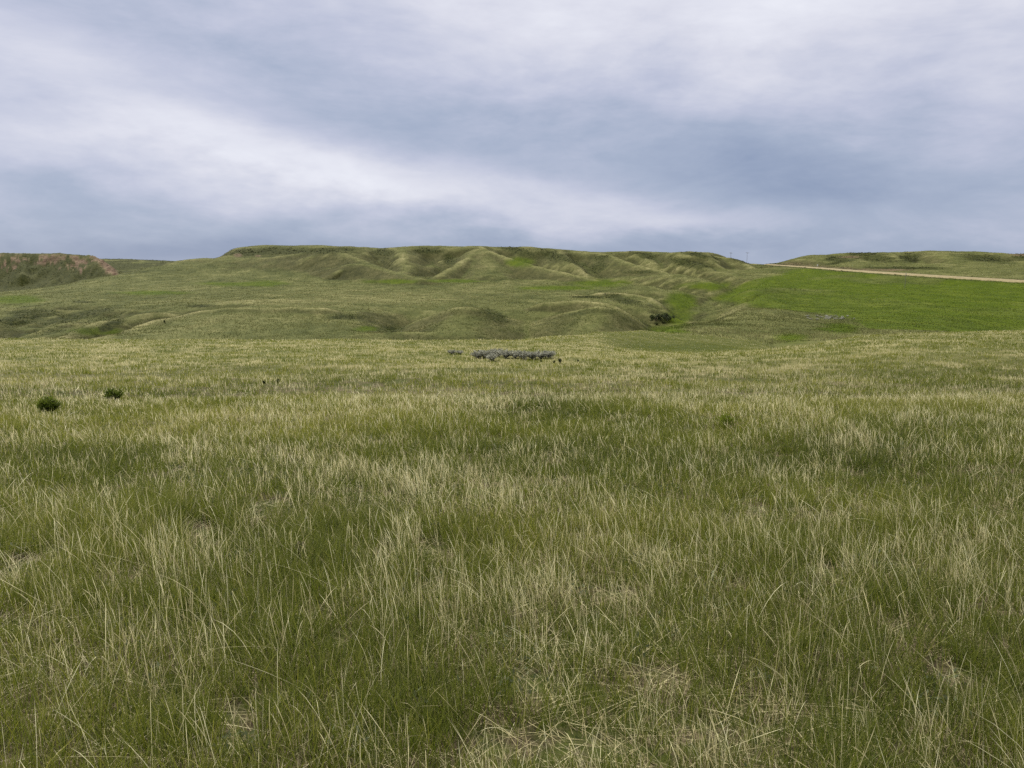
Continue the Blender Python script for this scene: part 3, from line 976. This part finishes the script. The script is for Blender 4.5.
GA, DA, LA = Acc(), Acc(), Acc()
K = 1.0
plant(GA, int(187500 * K), 1.2, 5.5, 0.3, 'green', 4, clump=14)
plant(GA, int(180000 * K), 1.2, 5.5, 0.3, 'green', 3)
plant(GA, int(276000 * K), 5.5, 18, 1.35, 'green', 3, clump=12)
plant(GA, int(144000 * K), 5.5, 18, 1.35, 'green', 3)
plant(GA, int(420000 * K), 18, 135, 1.40, 'green', 2, clump=7)
plant(DA, int(54000 * K), 1.2, 5.5, 0.3, 'dry', 5, clump=26)
plant(DA, int(7500 * K), 1.2, 5.5, 0.3, 'dry', 5)
plant(DA, int(156000 * K), 5.5, 18, 1.3, 'dry', 4, clump=22)
plant(DA, int(43200 * K), 5.5, 18, 1.3, 'dry', 4)
plant(DA, int(346500 * K), 18, 135, 1.35, 'dry', 2, clump=6)
plant(DA, 3900, 1.2, 6, 0.3, 'bent', 6)
plant(DA, 3600, 6, 20, 1.3, 'bent', 4)
plant(LA, 67500, 1.2, 6, 0.4, 'litter', 2)
plant(LA, 48000, 6, 16, 1.4, 'litter', 2)
tag(GA.build("green_grass", MG), "short green prairie grass covering the near meadow", "grass", kind="stuff")
tag(DA.build("dry_grass", MD), "pale dry straw stalks standing among the green grass", "dry grass", kind="stuff")
tag(LA.build("fallen_straw", MD), "fallen grey brown straw lying between the grass tufts", "straw", kind="stuff")


# ------------------------------------------------------------------ grass tufts on the far hills
HX, HY = scatter(400000, 175, 1150, 2.0, 0.76, 0)
jr = np.clip(np.searchsorted(rowsY, HY) - 1, 0, NR - 1)
ic = np.clip(np.searchsorted(colU, HX / w_of(HY)) - 1, 0, NC - 1)
h_lush, h_dark, h_arid_lit, h_steep = lush[jr, ic], dark[jr, ic], arid_lit[jr, ic], steep[jr, ic]
patch = fbm(HX / 16, HY / 22, 4, 171)
hk = (best[jr, ic] > RWID * 0.5 + 2.0) & (R.random(len(HX)) < (0.35 + 0.65 * sstep(0.38, 0.55, fbm(HX / 7, HY / 9, 3, 175))) * (1 - 0.6 * clay[jr, ic]))
HX, HY, h_lush, h_dark, h_arid_lit, h_steep, patch = [a_[hk] for a_ in (HX, HY, h_lush, h_dark, h_arid_lit, h_steep, patch)]
n = len(HX)
ht = 0.42 + 0.8 * (patch - 0.5) + 0.85 * (h_arid_lit - 0.5) + 0.12 * R.normal(0, 1, n) - 0.22 * h_steep - 0.28 * h_dark  # tufts repeat the painted crest light and slope shade
ht = np.where(R.random(n) < h_lush, 0.16 + 0.07 * R.normal(0, 1, n), 0.34 + 0.66 * np.clip(ht, 0, 1))
ht = np.where(R.random(n) < 0.7 * h_dark, 0.03 + 0.06 * R.random(n), np.clip(ht, 0, 1))
HACC = Acc()
hroot = np.stack([HX, HY, ground(HX, HY) - 0.03], 1)
hv3 = blade_mesh(hroot, (0.16 + 0.30 * R.random(n)) * (1 - 0.35 * h_lush), R.random(n) * 6.283, 0.3 * R.random(n), 0.2 * R.random(n), 0 * HX,
                 np.maximum(0.10, 0.00085 * HY * (0.6 + 0.8 * R.random(n))), R.normal(0, 0.5, n), 1)
HACC.add(hv3[0], hv3[1], hv3[2], ht, along_of(1))
MH = grass_mat("hill_grass_blade", [(0.0, (0.026, 0.034, 0.008)), (0.12, (0.050, 0.080, 0.003)), (0.28, (0.085, 0.112, 0.008)), (0.36, (0.060, 0.071, 0.019)), (0.58, (0.104, 0.112, 0.034)), (0.80, (0.175, 0.170, 0.068)), (1.0, (0.31, 0.285, 0.145))],
               ((0.20, 0.19, 0.08), 0.1), 0.25)
tag(HACC.build("hill_grass", MH), "short grass tufts covering the slopes across the valley", "hill grass", kind="stuff")


# ------------------------------------------------------------------ leafy plants
def leaf_cloud(pts, size, aspect=2.2, up=0.3):
    """one small folded leaf (two triangles) at each point"""
    n = len(pts)
    d = R.normal(0, 1, (n, 3))
    d[:, 2] = np.abs(d[:, 2]) * 0.8 + up
    d /= np.linalg.norm(d, axis=1)[:, None]
    s = np.cross(d, R.normal(0, 1, (n, 3)))
    s /= np.linalg.norm(s, axis=1)[:, None]
    L = np.asarray(size, float).reshape(-1, 1) * (0.6 + 0.8 * R.random(n))[:, None]
    w = L / aspect
    v = np.stack([pts, pts + d * L * 0.5 - s * w * 0.5, pts + d * L * 0.5 + s * w * 0.5, pts + d * L], 1).astype(np.float32)
    f = np.array([(0, 2, 1), (1, 2, 3)], np.int32)
    return v.reshape(-1, 3), (f[None] + (np.arange(n, dtype=np.int32) * 4)[:, None, None]).reshape(-1, 3)


def tube(path, r0, r1, k=6):
    path = np.array(path, float)
    n = len(path)
    v, f = [], []
    for i in range(n):
        d = path[min(i + 1, n - 1)] - path[max(i - 1, 0)]
        d /= np.linalg.norm(d) + 1e-9
        a = np.cross(d, (0.3, 1, 0.2))
        a /= np.linalg.norm(a)
        b_ = np.cross(d, a)
        r = r0 + (r1 - r0) * i / (n - 1)
        for j in range(k):
            th = 6.2832 * j / k
            v.append(path[i] + r * (a * math.cos(th) + b_ * math.sin(th)))
    for i in range(n - 1):
        for j in range(k):
            p, q = i * k + j, i * k + (j + 1) % k
            f += [(p, q, q + k), (p, q + k, p + k)]
    v.append(path[-1])
    for j in range(k):
        f.append(((n - 1) * k + j, (n - 1) * k + (j + 1) % k, len(v) - 1))
    return np.array(v), np.array(f)


def join(parts):
    V_, F_, n = [], [], 0
    for v, f in parts:
        V_.append(np.asarray(v))
        F_.append(np.asarray(f) + n)
        n += len(v)
    return np.concatenate(V_), np.concatenate(F_)


def branchy(h, spread, nb, base_r):
    """stems fanning out of one foot; returns tubes and the tips for foliage"""
    parts, pts = [], []
    for _ in range(nb):
        a = random.uniform(0, 6.283)
        s = spread * math.sqrt(random.random())
        hh = h * random.uniform(0.6, 1.0) * (1 - 0.35 * (s / max(spread, 1e-6)) ** 2)
        p = [(0.05 * spread * math.cos(a), 0.05 * spread * math.sin(a), -0.03 * h)]
        for i in range(1, 6):
            q = i / 5
            p.append((s * q * math.cos(a) + random.gauss(0, 0.03) * spread, s * q * math.sin(a) + random.gauss(0, 0.03) * spread, hh * q ** 0.85))
        parts.append(tube(p, base_r, base_r * 0.3, 5))
        pts.append(np.array(p))
    return parts, pts


def bush_meshes(name, h, spread, nb, leaves, lsize, mleaf, mstem, aspect=2.2, low=0.15, up=0.3):
    parts, paths = branchy(h, spread, nb, 0.012 * h + 0.003)
    sv, sf = join(parts)
    L = []
    for _ in range(leaves):
        p = random.choice(paths)
        q = random.uniform(low, 1) ** 0.7 * (len(p) - 1)
        i = min(int(q), len(p) - 2)
        pt = p[i] * (1 - (q - i)) + p[i + 1] * (q - i)
        L.append(pt + np.random.default_rng(random.randrange(1 << 30)).normal(0, 0.07, 3) * (spread, spread, h * 0.8))
    L = np.array(L)
    L[:, 2] = np.maximum(L[:, 2], 0.02 * h)
    lv, lf = leaf_cloud(L, lsize, aspect, up)
    return mesh_np(name + "_stems", sv, sf, mstem), mesh_np(name + "_leaves", lv, lf, mleaf)


M_sage = simple_mat("silver_sage_leaf", (0.21, 0.215, 0.175), (0.52, 0.52, 0.43), 3.0, 0.8, 0.15)
M_sagestem = simple_mat("grey_brown_twig", (0.06, 0.05, 0.042), (0.14, 0.12, 0.10), 14)
M_leaf = simple_mat("dark_green_leaf", (0.060, 0.092, 0.010), (0.15, 0.19, 0.026), 5.0, 0.5, 0.42)
M_weed = simple_mat("weed_leaf", (0.042, 0.056, 0.016), (0.085, 0.10, 0.03), 5.0, 0.6, 0.2)
M_bright = simple_mat("bright_green_leaf", (0.12, 0.16, 0.012), (0.20, 0.25, 0.03), 6.0, 0.5, 0.3)
M_tree = simple_mat("dark_tree_leaf", (0.018, 0.030, 0.008), (0.050, 0.070, 0.016), 0.8, 0.6, 0.12)
M_bark = simple_mat("bark", (0.05, 0.04, 0.03), (0.12, 0.10, 0.08), 3)
M_wood = simple_mat("weathered_pole_wood", (0.11, 0.105, 0.10), (0.20, 0.19, 0.175), 1.5)
M_glass = simple_mat("grey_porcelain", (0.25, 0.25, 0.26), (0.35, 0.35, 0.36), 6, 0.3)
M_white = simple_mat("white_paint", (0.68, 0.67, 0.62), (0.80, 0.79, 0.75), 4, 0.5)
M_metal = simple_mat("galvanised_steel", (0.30, 0.30, 0.29), (0.42, 0.42, 0.41), 5, 0.5)


def plant_thing(name, loc, parts, label, cat, group=None, rz=0.0, s=(1, 1, 1)):
    e = bpy.data.objects.new(name, None)
    e.empty_display_size = 0.2
    e.location = loc
    e.rotation_euler = (0, 0, rz)
    e.scale = s
    link(e)
    tag(e, label, cat, group)
    for pn, me in parts:
        link(bpy.data.objects.new(pn, me), e)
    return e


# sagebrush thicket in the meadow: individual shrubs
sage_protos = [bush_meshes("sagebrush_kind%d" % i, 0.52, 0.42, 24, 1500, 0.075, M_sage, M_sagestem, 2.2, 0.05) for i in range(4)]
SAGE = [  # px, foot row, scale, label
    (452, 354, 0.62, "small sparse silver sagebrush standing alone left of the main clump"),
    (460, 354, 0.55, "smallest of the two sagebrush outliers just left of the clump"),
    (478, 358, 0.95, "silver sagebrush at the left end of the clump"),
    (486, 358, 0.95, "second silver sagebrush from the clump's left end"),
    (492, 361, 0.85, "silver sagebrush standing forward of the clump at its left"),
    (497, 357, 1.0, "rounded silver sagebrush behind the forward shrub of the clump"),
    (506, 358, 1.0, "silver sagebrush in the left middle of the clump"),
    (515, 358, 1.0, "silver sagebrush at the very middle of the clump"),
    (523, 359, 0.9, "low pale sagebrush right of the middle of the clump"),
    (532, 359, 0.95, "silver sagebrush beside the dark gap in the clump"),
    (541, 358.5, 0.95, "second silver sagebrush from the clump's right end"),
    (549, 358, 0.85, "silver sagebrush at the right end of the clump"),
]
for i, (px, py, s, lab) in enumerate(SAGE):
    x, y, z = ground_hit(px, py, 30)
    st, lv = sage_protos[i % 4]
    plant_thing("sagebrush", (x, y, z), [("foliage", lv), ("stem", st)], lab, "sagebrush", "silver sagebrush clump in the meadow", random.uniform(0, 6.28), (s * 1.25, s * 1.1, s * random.uniform(.8, 1.05)))

# low grey-green forbs between the grass tufts
fX, fY = scatter(700, 1.6, 16, 0.9)
fp = []
for x_, y_ in zip(fX, fY):
    k_ = R.integers(14, 46)
    r_ = R.uniform(0.03, 0.10)
    q_ = R.normal(0, 1, (k_, 3)) * (r_, r_, 0.035)
    q_[:, 2] = np.abs(q_[:, 2]) + 0.01
    fp.append(q_ + np.array([x_, y_, float(ground(x_, y_))]))
fp = np.concatenate(fp)
fv, ff = leaf_cloud(fp, 0.028, 2.4, 0.6)
M_forb = simple_mat("grey_green_forb_leaf", (0.075, 0.095, 0.045), (0.17, 0.19, 0.11), 2.0, 0.8, 0.2)
tag(link(bpy.data.objects.new("low_forbs", mesh_np("low_forbs", fv, ff, M_forb))), "low grey-green broad-leaved weeds scattered through the near grass", "weeds", kind="stuff")

# dark green bushes in the grass at left
gb = bush_meshes("green_bush", 0.46, 0.19, 40, 2300, 0.075, M_leaf, M_bark, 4.5, 0.1, 0.7)
x, y, z = ground_hit(49, 416, 8)
plant_thing("green_bush", (x, y, z), [("foliage", gb[1]), ("stem", gb[0])], "larger of two dark green bushes in the grass at left", "bush", "dark green bushes in the grass", 0.4, (0.98, 0.9, 0.78))
gb2 = bush_meshes("green_bush_b", 0.36, 0.19, 26, 1250, 0.075, M_leaf, M_bark, 4.5, 0.1, 0.7)
x, y, z = ground_hit(114, 404, 8)
plant_thing("green_bush", (x, y, z), [("foliage", gb2[1]), ("stem", gb2[0])], "smaller of two dark green bushes in the grass at left", "bush", "dark green bushes in the grass", 1.9)

# small dark weeds
wd = bush_meshes("dark_weed", 0.42, 0.16, 9, 420, 0.075, M_weed, M_sagestem, 2.6, 0.2, 0.4)
for px, py, s, lab in [(560, 364, 0.85, "tall dark weed just right of the sagebrush clump"), (554, 364, 0.55, "short dark weed touching the tall dark weed's left side"),
                       (541, 362.5, 0.4, "tiny dark weed in front of the sagebrush clump's right end"), (578, 362.5, 0.45, "tiny dark weed standing alone right of the tall dark weed"),
                       (479, 354, 0.75, "dark dry weed poking above the clump's left end"),
                       (278, 384, 0.5, "dark weed in the grass between the green bushes and sagebrush"), (264, 385, 0.42, "small dark weed left of another at mid left")]:
    x, y, z = ground_hit(px, py, 8)
    plant_thing("weed", (x, y, z), [("foliage", wd[1]), ("stem", wd[0])], lab, "weed", "dark weeds in the meadow", random.uniform(0, 6.28), (s * 0.85, s * 0.85, s * 0.85))

bw = bush_meshes("bright_weed", 0.28, 0.12, 16, 200, 0.10, M_bright, M_bright, 9, 0.1, 0.9)
x, y, z = ground_hit(725, 432, 6)
plant_thing("bright_green_plant", (x, y, z), [("foliage", bw[1]), ("stem", bw[0])], "bright yellow-green plant standing alone in the right meadow grass", "plant", None, 0.3)

# far silver shrubs on the edge of the green field
fs = bush_meshes("far_silver_shrub", 1.1, 0.95, 16, 420, 0.22, M_sage, M_sagestem, 2.2, 0.2)
for i in range(36):
    px = random.gauss(831, 10)
    py = 318 + random.uniform(-1.8, 1.8) - 0.02 * (px - 832)
    x, y, z = ground_hit(px, py, 150)
    s = random.uniform(0.45, 0.85)
    plant_thing("silver_shrub", (x, y, z), [("foliage", fs[1]), ("stem", fs[0])], "low silver grey shrub in the patch beside the bright green field", "shrub",
                "silver shrubs beside the green field", random.uniform(0, 6.28), (s * 1.2, s, s * .8))


# dark trees in the gully
def tree_meshes(name, h, w, nlumps, leaves):
    parts = [tube([(0, 0, -0.3), (0.05 * h, 0, 0.25 * h), (0.02 * h, 0.03 * h, 0.55 * h)], 0.05 * h, 0.03 * h, 8)]
    pts = []
    for _ in range(nlumps):
        a = random.uniform(0, 6.28)
        rr = w * math.sqrt(random.random())
        c_ = np.array([rr * math.cos(a), rr * math.sin(a), h * random.uniform(0.16, 0.76) * (1 - 0.35 * (rr / w) ** 2)])
        parts.append(tube([(0.02 * h, 0.01 * h, 0.22 * h), tuple(c_ * (0.5, 0.5, 0.75)), tuple(c_)], 0.024 * h, 0.008 * h, 5))
        n = leaves // nlumps
        q = R.normal(0, 1, (n, 3))
        q /= np.linalg.norm(q, axis=1)[:, None]
        q *= (R.random(n) ** 0.4)[:, None] * random.uniform(0.18, 0.28) * h
        pts.append(c_ + q)
    L = np.concatenate(pts)
    L[:, 2] = np.maximum(L[:, 2], 0.05 * h)
    lv, lf = leaf_cloud(L, 0.07 * h, 1.6, 0.1)
    tv, tf = join(parts)
    return mesh_np(name + "_trunk", tv, tf, M_bark), mesh_np(name + "_crown", lv, lf, M_tree)


for px, py, h, w, lab in [(655.5, 321, 3.5, 2.9, "left of two small dark rounded trees in the green gully"), (667, 321, 3.9, 2.8, "right, rounder of two small dark trees in the green gully")]:
    x, y, z = ground_hit(px, py, 160)
    sc_ = y / 330.0
    t0, c0 = tree_meshes("dark_tree", h * sc_, w * sc_, 16, 3200)
    plant_thing("dark_tree", (x, y, z), [("crown", c0), ("trunk", t0)], lab, "tree", "dark trees in the gully")
for px, py, lab in [(656.5, 325, "low dark green bush below the left dark tree"), (663, 323.5, "small low bush below the right dark tree")]:
    x, y, z = ground_hit(px, py, 160)
    k = y / 300.0
    st, lv = bush_meshes("gully_bush", 1.1 * k, 1.0 * k, 16, 900, 0.2 * k, M_weed, M_bark, 1.8, 0.1)
    plant_thing("gully_bush", (x, y, z), [("foliage", lv), ("stem", st)], lab, "bush", "low bushes in the gully")
# lone dark bush on the far left mound
x, y, z = ground_hit(165, 323, 200)
st, lv = bush_meshes("lone_bush", 1.35, 0.35, 10, 500, 0.18, M_tree, M_bark, 1.8, 0.1)
o = plant_thing("lone_bush", (x, y, z), [("foliage", lv), ("stem", st)], "tiny lone dark upright bush on the far mound at left", "bush")
o.rotation_euler = (0, math.radians(-20), 0)

# ------------------------------------------------------------------ brush on the far slopes (uncountable)
cand = np.nonzero((dark.ravel() > 0.25) & (np.abs(px_g.ravel() - 512) < 640) & (GY.ravel() > 180) & (GY.ravel() < 2000))[0]
wts = dark.ravel()[cand] * GY.ravel()[cand] ** 1.0
pick = R.choice(cand, 24000, p=wts / wts.sum())
bx = GX.ravel()[pick] + R.normal(0, 1.2, len(pick))
by = GY.ravel()[pick] + R.normal(0, 1.2, len(pick))
bz = ground(bx, by)
# keep them in clumps
kp = fbm(bx / 10, by / 10, 3, 161) > 0.47
bx, by, bz = bx[kp], by[kp], bz[kp]
nl = 12
sz = (0.22 + 0.5 * R.random(len(bx)) ** 2) * np.clip(by / 700, 0.55, 1.5)
q = R.normal(0, 1, (len(bx), nl, 3))
q /= np.linalg.norm(q, axis=2)[..., None]
q[..., 2] = np.abs(q[..., 2]) * 0.9
q *= (R.random((len(bx), nl, 1)) ** 0.4) * sz[:, None, None]
P = (q + np.stack([bx, by, bz], 1)[:, None, :]).reshape(-1, 3)
lv, lf = leaf_cloud(P, np.repeat(sz, nl) * 0.75, 1.3, 0.1)
M_brush = simple_mat("hill_brush_leaf", (0.026, 0.032, 0.010), (0.062, 0.066, 0.022), 0.05, 0.8, 0.1)
so = link(bpy.data.objects.new("shrubbery", mesh_np("shrubbery", lv, lf, M_brush)))
tag(so, "low dark brush growing in the hollows and gullies of the far hills", "brush", kind="stuff")


# ------------------------------------------------------------------ utility poles
def box(cx, cy, cz, sx, sy, sz_):
    v = np.array([(x, y, z) for x in (-1, 1) for y in (-1, 1) for z in (-1, 1)], float) * (sx / 2, sy / 2, sz_ / 2) + (cx, cy, cz)
    f = np.array([(0, 1, 3), (0, 3, 2), (4, 6, 7), (4, 7, 5), (0, 4, 5), (0, 5, 1), (2, 3, 7), (2, 7, 6), (0, 2, 6), (0, 6, 4), (1, 5, 7), (1, 7, 3)])
    return v, f


PH = 9.0
pole_me = mesh_np("utility_pole_shaft", *tube([(0, 0, -1.0), (0, 0, 3), (0, 0, 6), (0, 0, PH)], 0.12, 0.085, 10), M_wood)
arm_parts = [box(0, -0.17, PH - 0.55, 2.6, 0.14, 0.16)]
for sx in (-1, 1):
    arm_parts.append(tube([(sx * 0.75, -0.17, PH - 0.58), (sx * 0.03, -0.16, PH - 1.35)], 0.025, 0.025, 5))
arm_me = mesh_np("utility_pole_arm", *join(arm_parts), M_wood, smooth=False)
ins = {}
for sx in (-1.15, -0.5, 1.15):
    ins[sx] = mesh_np("insulator_mesh", *tube([(sx, -0.17, PH - 0.47), (sx, -0.17, PH - 0.40), (sx, -0.17, PH - 0.33), (sx, -0.17, PH - 0.22)], 0.075, 0.05, 8), M_glass)


def utility_pole(x, y, z, lab, s=1.0, rz=0.0):
    e = bpy.data.objects.new("utility_pole", None)
    e.location = (x, y, z)
    e.rotation_euler = (0, 0, rz)
    e.scale = (s, s, s)
    link(e)
    tag(e, lab, "utility pole", "wooden utility poles by the road")
    link(bpy.data.objects.new("pole", pole_me), e)
    a = link(bpy.data.objects.new("crossarm", arm_me), e)
    for sx in ins:
        link(bpy.data.objects.new("insulator", ins[sx]), a)
    return e


p = at(747.3, 252.2, 960)
g = float(ground(p[0], p[1]))
utility_pole(p[0], p[1], g, "dark utility pole with crossarm against the sky beside the saddle", (p[2] - g) / PH)
p = at(731, 252.2, 1080)
g = float(ground(p[0], p[1]))
utility_pole(p[0], p[1], g, "faint utility pole rising behind the ridge slope, left of the other skyline pole", (p[2] - g) / PH)
x, y, z = ground_hit(904.8, 288, 200)
top = at(904.8, 272.5, y)
utility_pole(x, y, z, "faint utility pole standing in the green field, its top in front of the gravel road", (top[2] - z) / PH, 1.2)

# roadside markers
for px, py, lab, sg in [(817.4, 267.2, "small white sign on a post behind the gravel road", True), (822.3, 268.0, "short pale marker post at the edge of the gravel road", False)]:
    x, y, z = ground_hit(px, py, 300)
    e = bpy.data.objects.new("road_sign" if sg else "marker_post", None)
    e.location = (x, y, z)
    link(e)
    tag(e, lab, "road sign" if sg else "marker post")
    hh = 1.9 if sg else 1.4
    link(bpy.data.objects.new("post", mesh_np("post", *tube([(0, 0, -0.6), (0, 0, 0.7), (0, 0, hh)], 0.06, 0.055, 6), M_metal if sg else M_white)), e)
    if sg:
        link(bpy.data.objects.new("panel", mesh_np("panel", *box(0, -0.09, 2.1, 1.2, 0.03, 1.2), M_white, smooth=False)), e)
    else:
        link(bpy.data.objects.new("cap", mesh_np("cap", *box(0, 0, hh + 0.05, 0.2, 0.2, 0.14), M_white, smooth=False)), e)

# small dark clod in the grass
x, y, z = ground_hit(301, 561, 2)
nu, nv_ = 14, 9
cv, cf = [], []
for i in range(nv_):
    for j in range(nu):
        th, ph = 6.283 * j / nu, math.pi * i / (nv_ - 1)
        r = 0.042 * (0.75 + 0.6 * float(vnoise(j % nu * 0.9, i * 0.8, 3)))
        cv.append((r * math.sin(ph) * math.cos(th) * 0.75, r * math.sin(ph) * math.sin(th) * 0.75, 0.0 + 1.5 * r * math.cos(ph)))
for i in range(nv_ - 1):
    for j in range(nu):
        a, b_ = i * nu + j, i * nu + (j + 1) % nu
        cf.append((a, b_, b_ + nu, a + nu))
M_clod = simple_mat("dark_earth", (0.012, 0.009, 0.009), (0.05, 0.042, 0.04), 40, 0.9, 0, 0.8)
co_ = link(bpy.data.objects.new("earth_clod", mesh_np("earth_clod", np.array(cv), np.array(cf), M_clod)))
co_.location = (x, y, z + 0.055)
tag(co_, "small dark clod sunk among grass stalks left of centre", "clod")

# ------------------------------------------------------------------ sky and light
SUN_EL, SUN_AZ = math.radians(40), math.radians(-42)  # azimuth from +Y towards +X
w = bpy.data.worlds.new("World")
sc.world = w
w.use_nodes = True
t = NT(w.node_tree)
sky = t.n('ShaderNodeTexSky', sky_type='NISHITA')
sky.sun_disc = False
sky.sun_elevation = SUN_EL
sky.sun_rotation = SUN_AZ
sky.altitude = 800
sky.dust_density = 1.5
gen = t.n('ShaderNodeTexCoord').outputs['Generated']
sep = t.n('ShaderNodeSeparateXYZ')
t.l(gen, sep.inputs[0])
dx, dy, dz = sep.outputs
az = t.m('ARCTAN2', dx, dy)
el = t.m('ARCSINE', dz)
comb = t.n('ShaderNodeCombineXYZ')
t.l(az, comb.inputs[0])
t.l(t.m('MULTIPLY', el, 2.6), comb.inputs[1])
cv_ = comb.outputs[0]
warp = t.m('SUBTRACT', t.noise(cv_, 2.2, 5, 0.55), 0.5)
warp2 = t.m('SUBTRACT', t.noise(t.mapv(cv_, (1, 1, 1), (0, 0, 0.2), (3.3, 1.7, 0)), 5.0, 5, 0.6), 0.5)
azw = t.m('ADD', az, t.m('MULTIPLY', warp, 0.25))
elw = t.m('ADD', el, t.m('ADD', t.m('MULTIPLY', warp, 0.10), t.m('MULTIPLY', warp2, 0.065)))


def gauss(a0, e0, ra, re, rot=0.0):
    c_, s_ = math.cos(rot), math.sin(rot)
    a = t.m('SUBTRACT', azw, a0)
    e = t.m('SUBTRACT', elw, e0)
    p_ = t.m('DIVIDE', t.m('ADD', t.m('MULTIPLY', a, c_), t.m('MULTIPLY', e, s_)), ra)
    q_ = t.m('DIVIDE', t.m('SUBTRACT', t.m('MULTIPLY', e, c_), t.m('MULTIPLY', a, s_)), re)
    r2 = t.m('ADD', t.m('MULTIPLY', p_, p_), t.m('MULTIPLY', q_, q_))
    return t.m('EXPONENT', t.m('MULTIPLY', r2, -1.0))


def skydir(px, py):
    p_ = at(px, py, 1.0) - np.array([0, 0, EYE])
    return math.atan2(p_[0], p_[1]), math.asin(p_[2] / np.linalg.norm(p_))


def G(px, py, rpx, rpy, rotd, amp):
    a0, e0 = skydir(px, py)
    g_ = gauss(a0, e0, rpx / F, rpy / F, math.radians(rotd))
    return t.m('MULTIPLY', g_, amp)


terms = [
    G(60, 92, 240, 30, -14, 0.07), G(330, 170, 260, 17, -17, 0.24), G(560, 206, 190, 20, -10, 0.22), G(760, 222, 160, 16, 0, 0.10),
    G(820, -30, 420, 80, 0, 0.36), G(300, 10, 300, 50, 5, -0.06),
    G(120, 200, 260, 30, -4, -0.24), G(90, 240, 420, 20, 0, -0.22), G(350, 110, 200, 36, -12, -0.17), G(650, 130, 210, 55, -8, -0.20),
    G(880, 200, 240, 44, 0, -0.24), G(960, 130, 110, 40, 0, -0.06), G(760, 160, 130, 40, 0, -0.10), G(512, 262, 900, 18, 0, -0.26),
]
br = t.m('ADD', t.m('MULTIPLY', warp, 0.40), 0.555)
br = t.m('ADD', br, t.m('MULTIPLY', warp2, 0.30))
streak = t.noise(t.mapv(t.mapv(cv_, rot=(0, 0, 0.45)), (2.0, 2.3, 1)), 2.0, 10, 0.60, 0.5)
wisp = t.noise(t.mapv(t.mapv(cv_, rot=(0, 0, 0.30)), (4.0, 4.6, 1)), 2.4, 10, 0.62, 0.5)
br = t.m('ADD', br, t.m('MULTIPLY', t.m('SUBTRACT', streak, 0.5), 0.50))
br = t.m('ADD', br, t.m('MULTIPLY', t.m('SUBTRACT', wisp, 0.5), 0.22))
for q in terms:
    br = t.m('ADD', br, q)
cloud = t.ramp(br, [(0.10, (0.27, 0.332, 0.478)), (0.32, (0.372, 0.43, 0.568)), (0.52, (0.510, 0.54, 0.675)), (0.75, (0.685, 0.695, 0.79)), (1.0, (0.84, 0.85, 0.92))])
# an overcast sky is brighter overhead than at the horizon
cloud = t.mix(t.rng(el, 0.36, 0.75), cloud, (0.86, 0.83, 0.74))
lift = t.rng(el, 0.33, 1.2, 1.0, 1.9)
cl = t.n('ShaderNodeVectorMath', operation='SCALE')
t.l(cloud, cl.inputs[0])
t.l(t.m('MULTIPLY', lift, 3.1), cl.inputs['Scale'])
mixc = t.mix(0.985, sky.outputs[0], cl.outputs[0])
bg = t.n('ShaderNodeBackground')
t.l(mixc, bg.inputs[0])
bg.inputs[1].default_value = 0.1
wo = t.n('ShaderNodeOutputWorld')
t.l(bg.outputs[0], wo.inputs[0])
w.cycles.sampling_method = 'MANUAL'
w.cycles.sample_map_resolution = 512

sun = bpy.data.lights.new("sun", 'SUN')
sun.energy = 1.5
sun.angle = math.radians(10)
sun.color = (1.0, 0.94, 0.84)
so_ = bpy.data.objects.new("sun", sun)
sd_ = np.array([math.sin(SUN_AZ) * math.cos(SUN_EL), math.cos(SUN_AZ) * math.cos(SUN_EL), math.sin(SUN_EL)])
from mathutils import Vector
so_.rotation_euler = Vector(-sd_).to_track_quat('-Z', 'Y').to_euler()
link(so_)

sc.view_settings.view_transform = 'Standard'
sc.view_settings.look = 'None'
sc.view_settings.exposure = 1.7
sc.view_settings.gamma = 1.0
sc.view_settings.use_curve_mapping = False
sc.render.engine = 'CYCLES'
sc.cycles.max_bounces = 5
sc.cycles.diffuse_bounces = 2
sc.cycles.transmission_bounces = 3
sc.cycles.glossy_bounces = 1
sc.cycles.use_denoising = False
